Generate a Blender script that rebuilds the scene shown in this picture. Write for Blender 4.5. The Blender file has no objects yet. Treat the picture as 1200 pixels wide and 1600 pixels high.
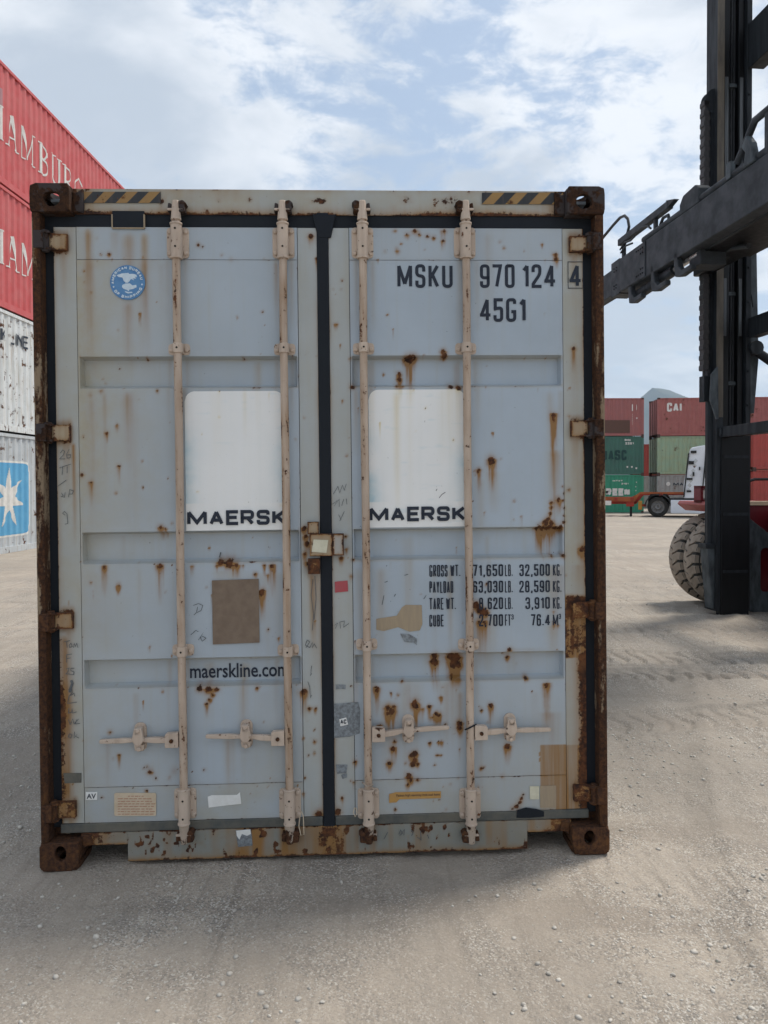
import bpy, bmesh, math, random
import numpy as np
from mathutils import Vector, Matrix

random.seed(7)
RNG = np.random.default_rng(11)
S = bpy.context.scene
COL = S.collection

# ------------------------------------------------------------------ camera
CAM_H, PITCH, FPX, PPY = 1.63, 0.010, 1200.0, 769.0
cam_d = bpy.data.cameras.new('camera')
cam = bpy.data.objects.new('camera', cam_d); COL.objects.link(cam)
cam.location = (0, 0, CAM_H)
cam.rotation_euler = (math.pi/2 - PITCH, 0, 0)
cam_d.sensor_fit = 'HORIZONTAL'; cam_d.sensor_width = 36.0; cam_d.lens = 36.0
cam_d.shift_y = -(800.0 - PPY)/1200.0
cam_d.clip_start = 0.05; cam_d.clip_end = 40000
S.camera = cam

# ------------------------------------------------------------------ light
SUN_DIR = Vector((0.86, 0.51, 0)).normalized()      # horizontal direction towards the sun
SUN_EL = math.radians(60)
SKY_STRENGTH = 0.106
wd = bpy.data.worlds.new('World'); S.world = wd; wd.use_nodes = True
nt = wd.node_tree; nt.nodes.clear()
def wn(t, **k):
    n = nt.nodes.new(t)
    for a, b in k.items(): setattr(n, a, b)
    return n
def wl(a, b): nt.links.new(a, b)
def wmath(op, a, b=None, c=None, clamp=False):
    n = wn('ShaderNodeMath', operation=op, use_clamp=clamp)
    for i, v in enumerate((a, b, c)):
        if v is None: continue
        if isinstance(v, (int, float)): n.inputs[i].default_value = v
        else: wl(v, n.inputs[i])
    return n.outputs[0]
sky = wn('ShaderNodeTexSky', sky_type='NISHITA')
sky.sun_disc = False; sky.sun_elevation = SUN_EL
sky.sun_rotation = math.atan2(SUN_DIR.x, SUN_DIR.y)
sky.air_density = 1.0; sky.dust_density = 1.5; sky.ozone_density = 1.5
tc = wn('ShaderNodeTexCoord')
sep = wn('ShaderNodeSeparateXYZ'); wl(tc.outputs['Generated'], sep.inputs[0])
zc = wmath('MAXIMUM', sep.outputs[2], 0.0)
den = wmath('ADD', zc, 0.16)
comb = wn('ShaderNodeCombineXYZ')
wl(wmath('DIVIDE', sep.outputs[0], den), comb.inputs[0])
wl(wmath('DIVIDE', sep.outputs[1], den), comb.inputs[1])
def wnoise(scale, detail, rough, off, dist=0.0):
    m = wn('ShaderNodeMapping'); wl(comb.outputs[0], m.inputs[0]); m.inputs['Location'].default_value = off
    n = wn('ShaderNodeTexNoise'); wl(m.outputs[0], n.inputs['Vector'])
    n.inputs['Scale'].default_value = scale; n.inputs['Detail'].default_value = detail
    n.inputs['Roughness'].default_value = rough; n.inputs['Distortion'].default_value = dist
    return n.outputs['Fac']
def wramp(v, lo, hi):
    n = wn('ShaderNodeMapRange', interpolation_type='SMOOTHSTEP'); wl(v, n.inputs[0])
    n.inputs[1].default_value = lo; n.inputs[2].default_value = hi
    return n.outputs[0]
big = wnoise(0.85, 2, 0.5, (3.1, 0.4, 0))
mid = wnoise(2.3, 7, 0.62, (1.7, 5.2, 0), 0.35)
fin = wnoise(8.0, 5, 0.66, (0.3, 2.2, 0), 0.5)
dens = wmath('ADD', wmath('ADD', wmath('MULTIPLY', mid, 0.66), wmath('MULTIPLY', fin, 0.30)), wmath('MULTIPLY', big, 0.50))
cover = wramp(dens, 0.64, 0.745)
shade = wramp(wnoise(1.6, 7, 0.55, (1.3, 6.2, 0), 0.3), 0.38, 0.62)
ccol = wn('ShaderNodeMix', data_type='RGBA'); wl(shade, ccol.inputs[0])
ccol.inputs[6].default_value = (2.35, 2.62, 3.0, 1); ccol.inputs[7].default_value = (4.15, 4.25, 4.4, 1)
bcol = wn('ShaderNodeMix', data_type='RGBA', blend_type='MIX'); bcol.inputs[0].default_value = 0.78
wl(sky.outputs[0], bcol.inputs[6]); bcol.inputs[7].default_value = (1.65, 2.06, 2.62, 1)
smix = wn('ShaderNodeMix', data_type='RGBA')
wl(wmath('ADD', wmath('MULTIPLY', cover, 0.86), 0.06), smix.inputs[0])
wl(bcol.outputs[2], smix.inputs[6]); wl(ccol.outputs[2], smix.inputs[7])
hmix = wn('ShaderNodeMix', data_type='RGBA')               # pale air near the horizon
hz = wmath('POWER', wmath('SUBTRACT', 1.0, zc, clamp=True), 5.0)
wl(wmath('MULTIPLY', hz, 0.75), hmix.inputs[0]); wl(smix.outputs[2], hmix.inputs[6])
hmix.inputs[7].default_value = (3.5, 3.85, 4.2, 1)
bg = wn('ShaderNodeBackground'); bg.inputs[1].default_value = SKY_STRENGTH
wl(hmix.outputs[2], bg.inputs[0])
wo = wn('ShaderNodeOutputWorld'); wl(bg.outputs[0], wo.inputs[0])

sun_d = bpy.data.lights.new('sun', 'SUN'); sun = bpy.data.objects.new('sun', sun_d); COL.objects.link(sun)
sun_d.energy = 1.5; sun_d.angle = math.radians(12.0); sun_d.color = (1.0, 0.95, 0.87)
sv = Vector((SUN_DIR.x*math.cos(SUN_EL), SUN_DIR.y*math.cos(SUN_EL), math.sin(SUN_EL)))
sun.rotation_euler = sv.to_track_quat('Z', 'Y').to_euler()
sun.location = sv*30

S.view_settings.view_transform = 'Standard'; S.view_settings.look = 'None'
S.view_settings.exposure = 1.22; S.view_settings.gamma = 1.0; S.view_settings.use_curve_mapping = False
S.render.engine = 'CYCLES'
S.cycles.use_denoising = True; S.cycles.use_adaptive_sampling = True; S.cycles.adaptive_threshold = 0.02
S.cycles.max_bounces = 5; S.cycles.diffuse_bounces = 3; S.cycles.glossy_bounces = 2
S.cycles.volume_bounces = 0

# ------------------------------------------------------------------ measuring helpers (photo measurement -> metres)
CP, SP = math.cos(PITCH), math.sin(PITCH)
def ray(px, py):
    a = (px-600)/FPX; b = -(py-PPY)/FPX
    return Vector((a, CP + b*SP, -SP + b*CP))
ORG = Vector((0, 0, CAM_H))
def frame(loc, eul):
    from mathutils import Euler
    return Matrix.Translation(loc) @ Euler(eul).to_matrix().to_4x4()
def local_hit(Minv, px, py, axis, val):
    o = Minv @ ORG; d = Minv.to_3x3() @ ray(px, py)
    t = (val-o[axis])/d[axis]
    return o + d*t
BOX_LOC, BOX_ROT = Vector((-0.2346, 3.2733, 0.0079)), (0, -0.0106, 0.0428)
BOX_M = frame(BOX_LOC, BOX_ROT); BOX_I = BOX_M.inverted()
def D(px, py, w=0.058):
    h = local_hit(BOX_I, px, py, 1, w)
    return h.x, h.z
PXM = 367.0        # photo pixels per metre on the doors

# ------------------------------------------------------------------ object helpers
def link(o, parent=None):
    COL.objects.link(o)
    if parent is not None: o.parent = parent
    return o
def tag(o, label, cat, group=None):
    o['label'] = label; o['category'] = cat
    if group: o['group'] = group
    return o
def empty(name, loc=(0,0,0), rot=(0,0,0)):
    o = bpy.data.objects.new(name, None); o.location = loc; o.rotation_euler = rot
    o.empty_display_size = 0.2
    COL.objects.link(o); return o
def copy_tree(o, parent=None):
    c = o.copy(); COL.objects.link(c); c.parent = parent
    for ch in list(o.children): copy_tree(ch, c)
    return c

class MB:
    def __init__(s): s.v = []; s.f = []; s.m = []; s.w = None
    def add(s, vs, fs, m=0):
        b = len(s.v); s.v += [tuple(p) for p in vs]; s.f += [tuple(b+i for i in f) for f in fs]; s.m += [m]*len(fs); return s
    def box(s, x0, x1, y0, y1, z0, z1, m=0):
        x0, x1 = min(x0,x1), max(x0,x1); y0, y1 = min(y0,y1), max(y0,y1); z0, z1 = min(z0,z1), max(z0,z1)
        return s.add([(x0,y0,z0),(x1,y0,z0),(x1,y1,z0),(x0,y1,z0),(x0,y0,z1),(x1,y0,z1),(x1,y1,z1),(x0,y1,z1)],
              [(3,2,1,0),(4,5,6,7),(0,1,5,4),(1,2,6,5),(2,3,7,6),(3,0,4,7)], m)
    def prism(s, poly, axis, a0, a1, m=0):
        # poly: list of 2-D points in the two other axes (order x,y / x,z / y,z)
        n = len(poly)
        def mk(p, a):
            if axis == 0: return (a, p[0], p[1])
            if axis == 1: return (p[0], a, p[1])
            return (p[0], p[1], a)
        vs = [mk(p, a0) for p in poly] + [mk(p, a1) for p in poly]
        fs = [tuple(range(n)), tuple(range(2*n-1, n-1, -1))] + [(i, n+i, n+(i+1) % n, (i+1) % n) for i in range(n)]
        return s.add(vs, fs, m)
    def tube(s, pts, r, n=10, m=0, cap=True, rads=None):
        pts = [Vector(p) for p in pts]; k = len(pts); vs = []; fs = []
        up = None
        for i, p in enumerate(pts):
            t = (pts[min(i+1,k-1)] - pts[max(i-1,0)]).normalized()
            if up is None:
                up = Vector((0,0,1)) if abs(t.z) < 0.9 else Vector((1,0,0))
            a = t.cross(up).normalized(); b = a.cross(t).normalized(); up = b
            rr = rads[i] if rads else r
            for j in range(n):
                q = 2*math.pi*j/n
                vs.append(p + a*math.cos(q)*rr + b*math.sin(q)*rr)
        for i in range(k-1):
            for j in range(n):
                fs.append((i*n+j, i*n+(j+1) % n, (i+1)*n+(j+1) % n, (i+1)*n+j))
        if cap:
            fs.append(tuple(range(n-1, -1, -1))); fs.append(tuple((k-1)*n+j for j in range(n)))
        return s.add(vs, fs, m)
    def ring_plate(s, outer, hole, fmap, t0, t1, m=0):
        # plate with a hole; outer and hole are matched loops of 2-D points
        n = len(outer); vs = []
        for t in (t0, t1):
            vs += [fmap(p, t) for p in outer] + [fmap(p, t) for p in hole]
        fs = []
        for i in range(n):
            j = (i+1) % n
            fs.append((i, j, n+j, n+i)); fs.append((2*n+j, 2*n+i, 3*n+i, 3*n+j))
            fs.append((n+i, n+j, 3*n+j, 3*n+i)); fs.append((j, i, 2*n+i, 2*n+j))
        return s.add(vs, fs, m)
    def build(s, name, mats, parent=None, smooth=False, bevel=0.0, seg=2, fix=True):
        me = bpy.data.meshes.new(name); me.from_pydata(s.v, [], s.f)
        if not isinstance(mats, (list, tuple)): mats = [mats]
        for m in mats: me.materials.append(m)
        if len(mats) > 1: me.polygons.foreach_set('material_index', s.m)
        if s.w is not None:
            at = me.attributes.new('wear', 'FLOAT_COLOR', 'POINT')
            at.data.foreach_set('color', np.asarray(s.w, dtype=np.float32).ravel())
        if fix:
            bm = bmesh.new(); bm.from_mesh(me); bmesh.ops.recalc_face_normals(bm, faces=bm.faces); bm.to_mesh(me); bm.free()
        if smooth:
            me.polygons.foreach_set('use_smooth', [True]*len(me.polygons))
            try: me.set_sharp_from_angle(angle=math.radians(smooth if smooth is not True else 40))
            except Exception: pass
        me.update()
        o = bpy.data.objects.new(name, me); link(o, parent)
        if bevel:
            b = o.modifiers.new('bevel', 'BEVEL'); b.width = bevel; b.segments = seg; b.limit_method = 'ANGLE'; b.angle_limit = math.radians(40)
        return o

# ------------------------------------------------------------------ materials
class NT:
    def __init__(s, name):
        s.mat = bpy.data.materials.new(name); s.mat.use_nodes = True
        s.t = s.mat.node_tree; s.t.nodes.clear()
        s.out = s.n('ShaderNodeOutputMaterial'); s.b = s.n('ShaderNodeBsdfPrincipled')
        s.l(s.b.outputs[0], s.out.inputs[0]); s.tc = s.n('ShaderNodeTexCoord')
    def n(s, t, **k):
        x = s.t.nodes.new(t)
        for a, b in k.items(): setattr(x, a, b)
        return x
    def l(s, a, b): s.t.links.new(a, b)
    def put(s, v, sock):
        if isinstance(v, (int, float)): sock.default_value = v
        elif isinstance(v, (tuple, list)):
            sock.default_value = tuple(v) + ((1,) if len(v) == 3 and sock.type == 'RGBA' else ())
        else: s.l(v, sock)
    def math(s, op, a, b=None, c=None, clamp=False):
        x = s.n('ShaderNodeMath', operation=op, use_clamp=clamp)
        for i, v in enumerate((a, b, c)):
            if v is not None: s.put(v, x.inputs[i])
        return x.outputs[0]
    def noise(s, scale, detail=4, rough=0.55, stretch=None, off=(0,0,0), dist=0.0, coord='Object'):
        vec = s.tc.outputs[coord]
        m = s.n('ShaderNodeMapping'); s.l(vec, m.inputs[0]); m.inputs['Location'].default_value = off
        if stretch: m.inputs['Scale'].default_value = stretch
        x = s.n('ShaderNodeTexNoise'); s.l(m.outputs[0], x.inputs['Vector'])
        x.inputs['Scale'].default_value = scale; x.inputs['Detail'].default_value = detail
        x.inputs['Roughness'].default_value = rough; x.inputs['Distortion'].default_value = dist
        return x.outputs['Fac']
    def ramp(s, v, lo, hi, a=0.0, b=1.0, smooth=True):
        x = s.n('ShaderNodeMapRange', interpolation_type='SMOOTHSTEP' if smooth else 'LINEAR'); s.put(v, x.inputs[0])
        for i, q in enumerate((lo, hi, a, b)): x.inputs[i+1].default_value = q
        return x.outputs[0]
    def mix(s, f, a, b, blend='MIX'):
        x = s.n('ShaderNodeMix', data_type='RGBA', blend_type=blend)
        s.put(f, x.inputs[0]); s.put(a, x.inputs[6]); s.put(b, x.inputs[7]); return x.outputs[2]
    def bump(s, h, strength=0.3, dist=0.01, prev=None):
        x = s.n('ShaderNodeBump'); x.inputs['Strength'].default_value = strength; x.inputs['Distance'].default_value = dist
        s.l(h, x.inputs['Height'])
        if prev is not None: s.l(prev, x.inputs['Normal'])
        return x.outputs[0]
    def done(s, col, rough=0.6, normal=None, metal=0.0, spec=0.4):
        s.put(col, s.b.inputs['Base Color']); s.put(rough, s.b.inputs['Roughness']); s.put(metal, s.b.inputs['Metallic'])
        s.b.inputs['Specular IOR Level'].default_value = spec
        if normal is not None: s.l(normal, s.b.inputs['Normal'])
        return s.mat

def srgb(r, g, b):
    f = lambda c: (c/255/12.92) if c/255 <= 0.04045 else ((c/255+0.055)/1.055)**2.4
    return (f(r), f(g), f(b))

def rust_colour(q, off=(0,0,0)):
    n1 = q.noise(38, 6, 0.65, off=off); n2 = q.noise(6, 4, 0.6, off=(off[0]+3, off[1], off[2]))
    c = q.mix(q.ramp(n1, 0.35, 0.68), (0.028, 0.013, 0.009), (0.13, 0.047, 0.016))
    return q.mix(q.ramp(n2, 0.5, 0.75, 0, 0.55), c, (0.20, 0.085, 0.030))

def m_paint(name, base, base2=None, rough=0.48, streak=0.10, specks=0.0, dirt=(0.30,0.26,0.17), wear=True, dents=0.0, auto_rust=0.0, rs=14.0, stain=(0.25,0.130,0.042)):
    q = NT(name)
    base2 = base2 or tuple(c*0.86 for c in base)
    c = q.mix(q.ramp(q.noise(2.3, 5, 0.6), 0.3, 0.7), base, base2)
    st = q.noise(1.0, 5, 0.6, stretch=(34, 34, 1.3))
    c = q.mix(q.ramp(st, 0.48, 0.80, 0, streak), c, dirt)
    nf = q.noise(95, 6, 0.68); nm = q.noise(rs, 6, 0.62, off=(1,2,3))
    nrm = None; rustm = None
    if specks:
        sp = q.ramp(q.noise(70, 2, 0.5, off=(9,1,4)), 0.735, 0.765, 0, specks)
        c = q.mix(sp, c, (0.05, 0.035, 0.03))
    if wear:
        at = q.n('ShaderNodeAttribute', attribute_name='wear'); sp_ = q.n('ShaderNodeSeparateColor'); q.l(at.outputs['Color'], sp_.inputs[0])
        R, G, B = sp_.outputs[0], sp_.outputs[1], sp_.outputs[2]
        c = q.mix(q.math('MULTIPLY', B, q.ramp(nm, 0.2, 0.75, 0.55, 1.0), clamp=True), c, dirt)
        ff = q.math('MULTIPLY', G, q.ramp(st, 0.25, 0.75, 0.75, 1.5))
        ff = q.math('ADD', ff, q.math('MULTIPLY', R, 0.45), clamp=True)
        c = q.mix(ff, c, stain)
        on = q.math('GREATER_THAN', R, 0.025)
        rr = q.math('ADD', R, q.math('MULTIPLY', on, q.math('ADD', q.math('MULTIPLY', q.math('SUBTRACT', nf, 0.5), 1.3), q.math('MULTIPLY', q.math('SUBTRACT', nm, 0.5), 0.7))))
        rustm = q.ramp(rr, 0.42, 0.60)
    if auto_rust:
        ar = q.ramp(q.math('ADD', nm, q.math('MULTIPLY', nf, 0.22)), 0.80-auto_rust*0.3, 0.88-auto_rust*0.3)
        rustm = ar if rustm is None else q.math('MAXIMUM', rustm, ar)
    h = q.noise(160, 3, 0.6)
    nrm = q.bump(h, 0.06, 0.004)
    if dents:
        nrm = q.bump(q.noise(4.2, 2, 0.45), dents, 0.02, nrm)
    ro = rough
    if rustm is not None:
        c = q.mix(rustm, c, rust_colour(q))
        ro = q.ramp(rustm, 0, 1, rough, 0.92)
        nrm = q.bump(q.math('MULTIPLY', rustm, q.ramp(nf, 0.2, 0.8, 0.5, 1.0)), 0.35, 0.004, nrm)
    return q.done(c, ro, nrm)

def m_simple(name, base, base2=None, rough=0.6, scale=12, bump=0.08, metal=0.0, streak=None, amt=1.0):
    q = NT(name); base2 = base2 or tuple(c*0.7 for c in base)
    nz = q.noise(scale, 6, 0.62, stretch=streak)
    c = q.mix(q.ramp(nz, 0.3, 0.72, 0, amt), base, base2)
    c = q.mix(q.ramp(q.noise(scale*7, 3, 0.6), 0.45, 0.8, 0, 0.25), c, base2)
    return q.done(c, q.ramp(nz, 0.3, 0.7, rough*0.85, min(1, rough*1.12)), q.bump(q.noise(scale*9, 3, 0.6), bump, 0.004), metal, 0.25)

def m_rust(name, paint=None, amount=0.5, bright=1.0, stretch=None):
    q = NT(name)
    nf = q.noise(70, 7, 0.7); nm = q.noise(11, 6, 0.65, stretch=stretch)
    a = tuple(c*bright for c in (0.032, 0.018, 0.014)); b = tuple(c*bright for c in (0.105, 0.047, 0.022)); d = tuple(c*bright for c in (0.17, 0.075, 0.026))
    c = q.mix(q.ramp(nf, 0.33, 0.68), a, b)
    c = q.mix(q.ramp(nm, 0.52, 0.72, 0, 0.7), c, d)
    if paint:
        pm = q.ramp(q.math('ADD', q.noise(7, 6, 0.7, stretch=stretch, off=(4,4,4)), q.math('MULTIPLY', nf, 0.15)), 0.72-amount*0.35, 0.78-amount*0.35)
        c = q.mix(pm, c, paint)
    nrm = q.bump(nf, 0.5, 0.006); nrm = q.bump(nm, 0.25, 0.01, nrm)
    return q.done(c, 0.9, nrm, spec=0.2)

GREY = srgb(150, 163, 174)
M = {}
M['paint'] = m_paint('grey_blue_paint', (0.385,0.448,0.510), (0.348,0.405,0.460), 0.44, 0.20, 0.7, (0.36,0.325,0.235), True, 0.34)
M['frame_paint'] = m_paint('grey_frame_paint', (0.40,0.443,0.468), (0.355,0.393,0.41), 0.5, 0.30, 0.6, (0.36,0.325,0.235), True, 0.06)
M['white'] = m_paint('white_panel_paint', (0.80,0.81,0.81), (0.76,0.775,0.78), 0.45, 0.08, 0.35, (0.34,0.55,0.65), True, 0.06, stain=(0.62,0.50,0.24))
M['tan'] = m_paint('tan_bar_paint', (0.56,0.455,0.365), (0.45,0.36,0.29), 0.6, 0.55, 0.9, (0.30,0.22,0.165), True, 0.0, 0.22, 34)
M['hinge'] = m_paint('cream_hinge_paint', (0.40,0.34,0.24), (0.33,0.26,0.18), 0.6, 0.5, 0.4, (0.22,0.13,0.06), True, 0.0, 0.30, 22)
M['rust'] = m_rust('rusted_steel')
M['rust_dark'] = m_rust('dark_rusted_steel', (0.05,0.042,0.042), 0.45, 0.55)
M['rust_post'] = m_rust('rusted_post_paint', (0.24,0.18,0.12), 0.28, 0.8, (1,1,0.22))
M['rust_cam'] = m_rust('rusted_tan_cam', (0.42,0.34,0.27), 0.55, 0.9)
M['rubber'] = m_simple('navy_rubber_seal', (0.007,0.010,0.016), (0.015,0.019,0.024), 0.75, 9, 0.1, streak=(1,1,0.2))
M['sill_paint'] = m_paint('grimy_sill_paint', (0.262,0.298,0.31), (0.225,0.25,0.252), 0.55, 0.5, 0.8, (0.215,0.20,0.15), True, 0.06)
M['gutter'] = m_simple('dirty_rubber_seal', (0.075,0.082,0.080), (0.145,0.135,0.11), 0.75, 9, 0.1)
M['ink'] = m_simple('dark_navy_lettering', (0.017,0.024,0.040), (0.028,0.034,0.05), 0.55, 60, 0.02)
M['pencil'] = m_simple('marker_scribble', (0.085,0.095,0.105), (0.16,0.17,0.17), 0.8, 120, 0.0)
M['dark'] = m_simple('dark_interior', (0.012,0.012,0.013), (0.02,0.018,0.016), 0.9, 9, 0.05)
M['plate_brown'] = m_simple('weathered_brown_plate', (0.205,0.155,0.115), (0.165,0.122,0.09), 0.62, 22, 0.12)
M['yellow'] = m_paint('yellow_tape', (0.36,0.23,0.075), (0.26,0.15,0.06), 0.7, 0.6, 0.8, (0.22,0.15,0.09), False, 0, 0.24, 16)
M['black_tape'] = m_paint('black_tape', (0.018,0.022,0.030), (0.035,0.038,0.042), 0.7, 0.3, 0.0, (0.14,0.10,0.07), False, 0, 0.16, 16)
M['abs_blue'] = m_simple('faded_blue_sticker', (0.075,0.20,0.42), (0.12,0.27,0.47), 0.45, 25, 0.02)
M['abs_white'] = m_simple('pale_sticker_print', (0.62,0.70,0.76), (0.48,0.60,0.70), 0.5, 60, 0.0)
M['sticker'] = m_simple('white_sticker', (0.76,0.77,0.76), (0.66,0.66,0.63), 0.5, 20, 0.04)
M['cream_st'] = m_simple('cream_sticker', (0.60,0.50,0.37), (0.52,0.42,0.30), 0.5, 30, 0.03)
M['red_print'] = m_simple('faded_red_print', (0.40,0.20,0.14), (0.46,0.27,0.19), 0.6, 80, 0.0)
M['red_st'] = m_simple('red_sticker', (0.40,0.075,0.09), (0.36,0.09,0.10), 0.5, 30, 0.02)
M['amber_st'] = m_simple('amber_sticker', (0.47,0.27,0.08), (0.42,0.24,0.09), 0.55, 40, 0.02)
M['residue'] = m_simple('torn_sticker_residue', (0.125,0.135,0.145), (0.27,0.30,0.32), 0.8, 70, 0.1)
M['tan_patch'] = m_simple('tan_sticker_residue', (0.36,0.285,0.19), (0.31,0.25,0.18), 0.75, 24, 0.03, streak=(3,1,0.5))
M['seal_white'] = m_simple('off_white_label', (0.62,0.60,0.47), (0.52,0.50,0.38), 0.6, 30, 0.03)

# ------------------------------------------------------------------ lettering (stroke glyphs; '*' rounds a corner)
GL = {
 'A': (1.0, ['0,0 .5,1 1,0', '.17,.3 .83,.3']),
 'B': (.9, ['0,.53 .93,.53* .93,1* 0,1 0,0 1,0* 1,.53* .5,.53']),
 'C': (.9, ['1,.68 1,1* 0,1* 0,0* 1,0* 1,.32']),
 'D': (.92, ['0,0 0,1 1,1* 1,0* 0,0']),
 'E': (.8, ['1,1 0,1 0,0 1,0', '0,.52 .85,.52']),
 'F': (.75, ['1,1 0,1 0,0', '0,.5 .85,.5']),
 'G': (.95, ['1,.80 1,1* 0,1* 0,0* 1,0* 1,.42 .74,.42']),
 'H': (.95, ['0,0 0,1', '1,0 1,1', '0,.52 1,.52']),
 'I': (0, ['0,0 0,1']),
 'K': (.95, ['0,0 0,1', '1,1 .08,.42', '.3,.58 1,0']),
 'L': (.7, ['0,1 0,0 1,0']),
 'M': (1.5, ['0,0 0,1 .5,.12 1,1 1,0']),
 'N': (.95, ['0,0 0,1 1,0 1,1']),
 'O': (.95, ['.5,1 1,1* 1,0* 0,0* 0,1* .5,1']),
 'P': (.9, ['0,0 0,1 1,1* 1,.45* 0,.45']),
 'R': (.95, ['0,0 0,1 1,1* 1,.47* 0,.47', '.5,.47 1,0']),
 'S': (.9, ['1,.72 1,1* 0,1* 0,.53* 1,.49* 1,0* 0,0* 0,.28']),
 'T': (1.0, ['0,1 1,1', '.5,1 .5,0']),
 'U': (.95, ['0,1 0,0* 1,0* 1,1']),
 'V': (1.0, ['0,1 .5,0 1,1']),
 'W': (1.5, ['0,1 .25,0 .5,.9 .75,0 1,1']),
 'X': (1.0, ['0,0 1,1', '0,1 1,0']),
 'Y': (1.0, ['0,1 .5,.45 1,1', '.5,.45 .5,0']),
 '0': (.9, ['.5,1 1,1* 1,0* 0,0* 0,1* .5,1']),
 '1': (.45, ['0,.78 1,1 1,0']),
 '2': (.9, ['0,.7 0,1* 1,1* 1,.6* 0,.12 0,0 1,0']),
 '3': (.9, ['0,.75 0,1* 1,1* 1,.53* .4,.53', '.4,.53 1,.53* 1,0* 0,0* 0,.26']),
 '4': (1.0, ['.78,0 .78,1 0,.26 1,.26']),
 '5': (.9, ['.95,1 .05,1 .05,.53', '.05,.56 1,.62* 1,0* 0,0* 0,.25']),
 '6': (.9, ['1,.75 1,1* 0,1* 0,0* 1,0* 1,.58* 0,.58']),
 '7': (.85, ['0,1 1,1 .4,0']),
 '8': (.9, ['.5,.53 .95,.53* .95,1* .05,1* .05,.53* .5,.53', '.5,.53 1,.53* 1,0* 0,0* 0,.53* .5,.53']),
 '9': (.9, ['0,.25 0,0* 1,0* 1,1* 0,1* 0,.42* 1,.42']),
 '.': (0, ['0,0 0,.10']), ',': (.1, ['1,.10 0,-.16']), "'": (0, ['0,.8 0,1']),
}
def round_poly(pts, flags, r):
    out = []
    for i, (p, fl) in enumerate(zip(pts, flags)):
        if not fl or i in (0, len(pts)-1): out.append(p); continue
        a = np.array(pts[i-1]); b = np.array(p); c = np.array(pts[i+1])
        la = np.linalg.norm(a-b); lc = np.linalg.norm(c-b); rr = min(r, la*0.49, lc*0.49)
        p0 = b+(a-b)/la*rr; p1 = b+(c-b)/lc*rr
        for t in np.linspace(0, 1, 7):
            out.append(tuple((1-t)**2*p0 + 2*t*(1-t)*b + t*t*p1))
    return out
def ribbon(pts, wid, step=None, across=1, wids=None):
    """strip of quads along a polyline with mitred corners -> (verts2d, faces)"""
    P = [np.array(p, float) for p in pts]
    if wids is None and len(P) > 1:          # square off strokes that end sideways
        for e, f in ((0, 1), (-1, -2)):
            d = P[e]-P[f]
            if abs(d[0]) > 4*abs(d[1]): P[e] = P[e]+d/np.linalg.norm(d)*wid/2
    Q = [P[0]]; Wd = [wids[0] if wids else wid]
    for i, p in enumerate(P[1:]):
        w1 = wids[i+1] if wids else wid
        d = np.linalg.norm(p-Q[-1])
        if d < 1e-7: continue
        n = max(1, int(math.ceil(d/step))) if step else 1
        q0 = Q[-1]; w0 = Wd[-1]
        for k in range(1, n+1): Q.append(q0+(p-q0)*k/n); Wd.append(w0+(w1-w0)*k/n)
    n = len(Q); vs = []; fs = []
    for i in range(n):
        d0 = Q[i]-Q[i-1] if i > 0 else Q[i+1]-Q[i]
        d1 = Q[i+1]-Q[i] if i < n-1 else d0
        d0 = d0/np.linalg.norm(d0); d1 = d1/np.linalg.norm(d1)
        n0 = np.array([-d0[1], d0[0]]); n1 = np.array([-d1[1], d1[0]])
        mm = n0+n1; L = np.linalg.norm(mm)
        mm = n0 if L < 1e-6 else mm/L
        k = min(1/max(0.45, float(np.dot(mm, n0))), 2.2)
        for j in range(across+1):
            t = j/across*2-1
            vs.append(tuple(Q[i]+mm*t*Wd[i]/2*k))
    a = across+1
    for i in range(n-1):
        for j in range(across): fs.append((i*a+j, i*a+j+1, (i+1)*a+j+1, (i+1)*a+j))
    return vs, fs
def glyph_strokes(text, height, cw, sw, gap, rnd=0.4):
    """list of polylines (2-D) for a line of text, pen at x=0; returns strokes and total width"""
    x = 0.0; out = []
    for ch in text:
        if ch == ' ': x += cw*0.55+gap; continue
        ww, st = GL[ch]; ww *= cw
        for s in st:
            pts = []; fl = []
            for t in s.split():
                r = t.endswith('*'); a, b = t.rstrip('*').split(',')
                pts.append((x+sw/2+float(a)*ww, sw/2+float(b)*(height-sw))); fl.append(r)
            cur = [round_poly(pts, fl, rnd*max(ww, 1e-3) if ww else 0)]
            segs = [[cur[0][0]]]
            for i in range(1, len(cur[0])):
                segs[-1].append(cur[0][i])
                if i < len(cur[0])-1:            # a sharp reversal starts a new stroke
                    d0 = np.subtract(cur[0][i], cur[0][i-1]); d1 = np.subtract(cur[0][i+1], cur[0][i])
                    if np.dot(d0, d1) < -0.35*np.linalg.norm(d0)*np.linalg.norm(d1): segs.append([cur[0][i]])
            out += segs
        x += ww+sw+gap
    return out, x-gap
def text_mesh(text, x0, x1, y0, y1, sw, gapf=0.22, fmap=None, rnd=0.45, step=None, across=1, cw=None):
    """fills the box x0..x1, y0..y1; fmap(x,y,k) -> 3-D point"""
    h = y1-y0; cw0 = cw or h*0.5
    # solve character width so that the line fills the box
    lo, hi = h*0.02, h*3
    for _ in range(40):
        c = (lo+hi)/2; _, w = glyph_strokes(text, h, c, sw, c*gapf+sw*0.25, rnd)
        if w > x1-x0: hi = c
        else: lo = c
    st, w = glyph_strokes(text, h, c, sw, c*gapf+sw*0.25, rnd)
    mb = MB()
    for k, p in enumerate(st):
        vs, fs = ribbon(p, sw, step, across)
        mb.add([fmap(a+x0, b+y0, k) for a, b in vs], fs)
    return mb
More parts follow.
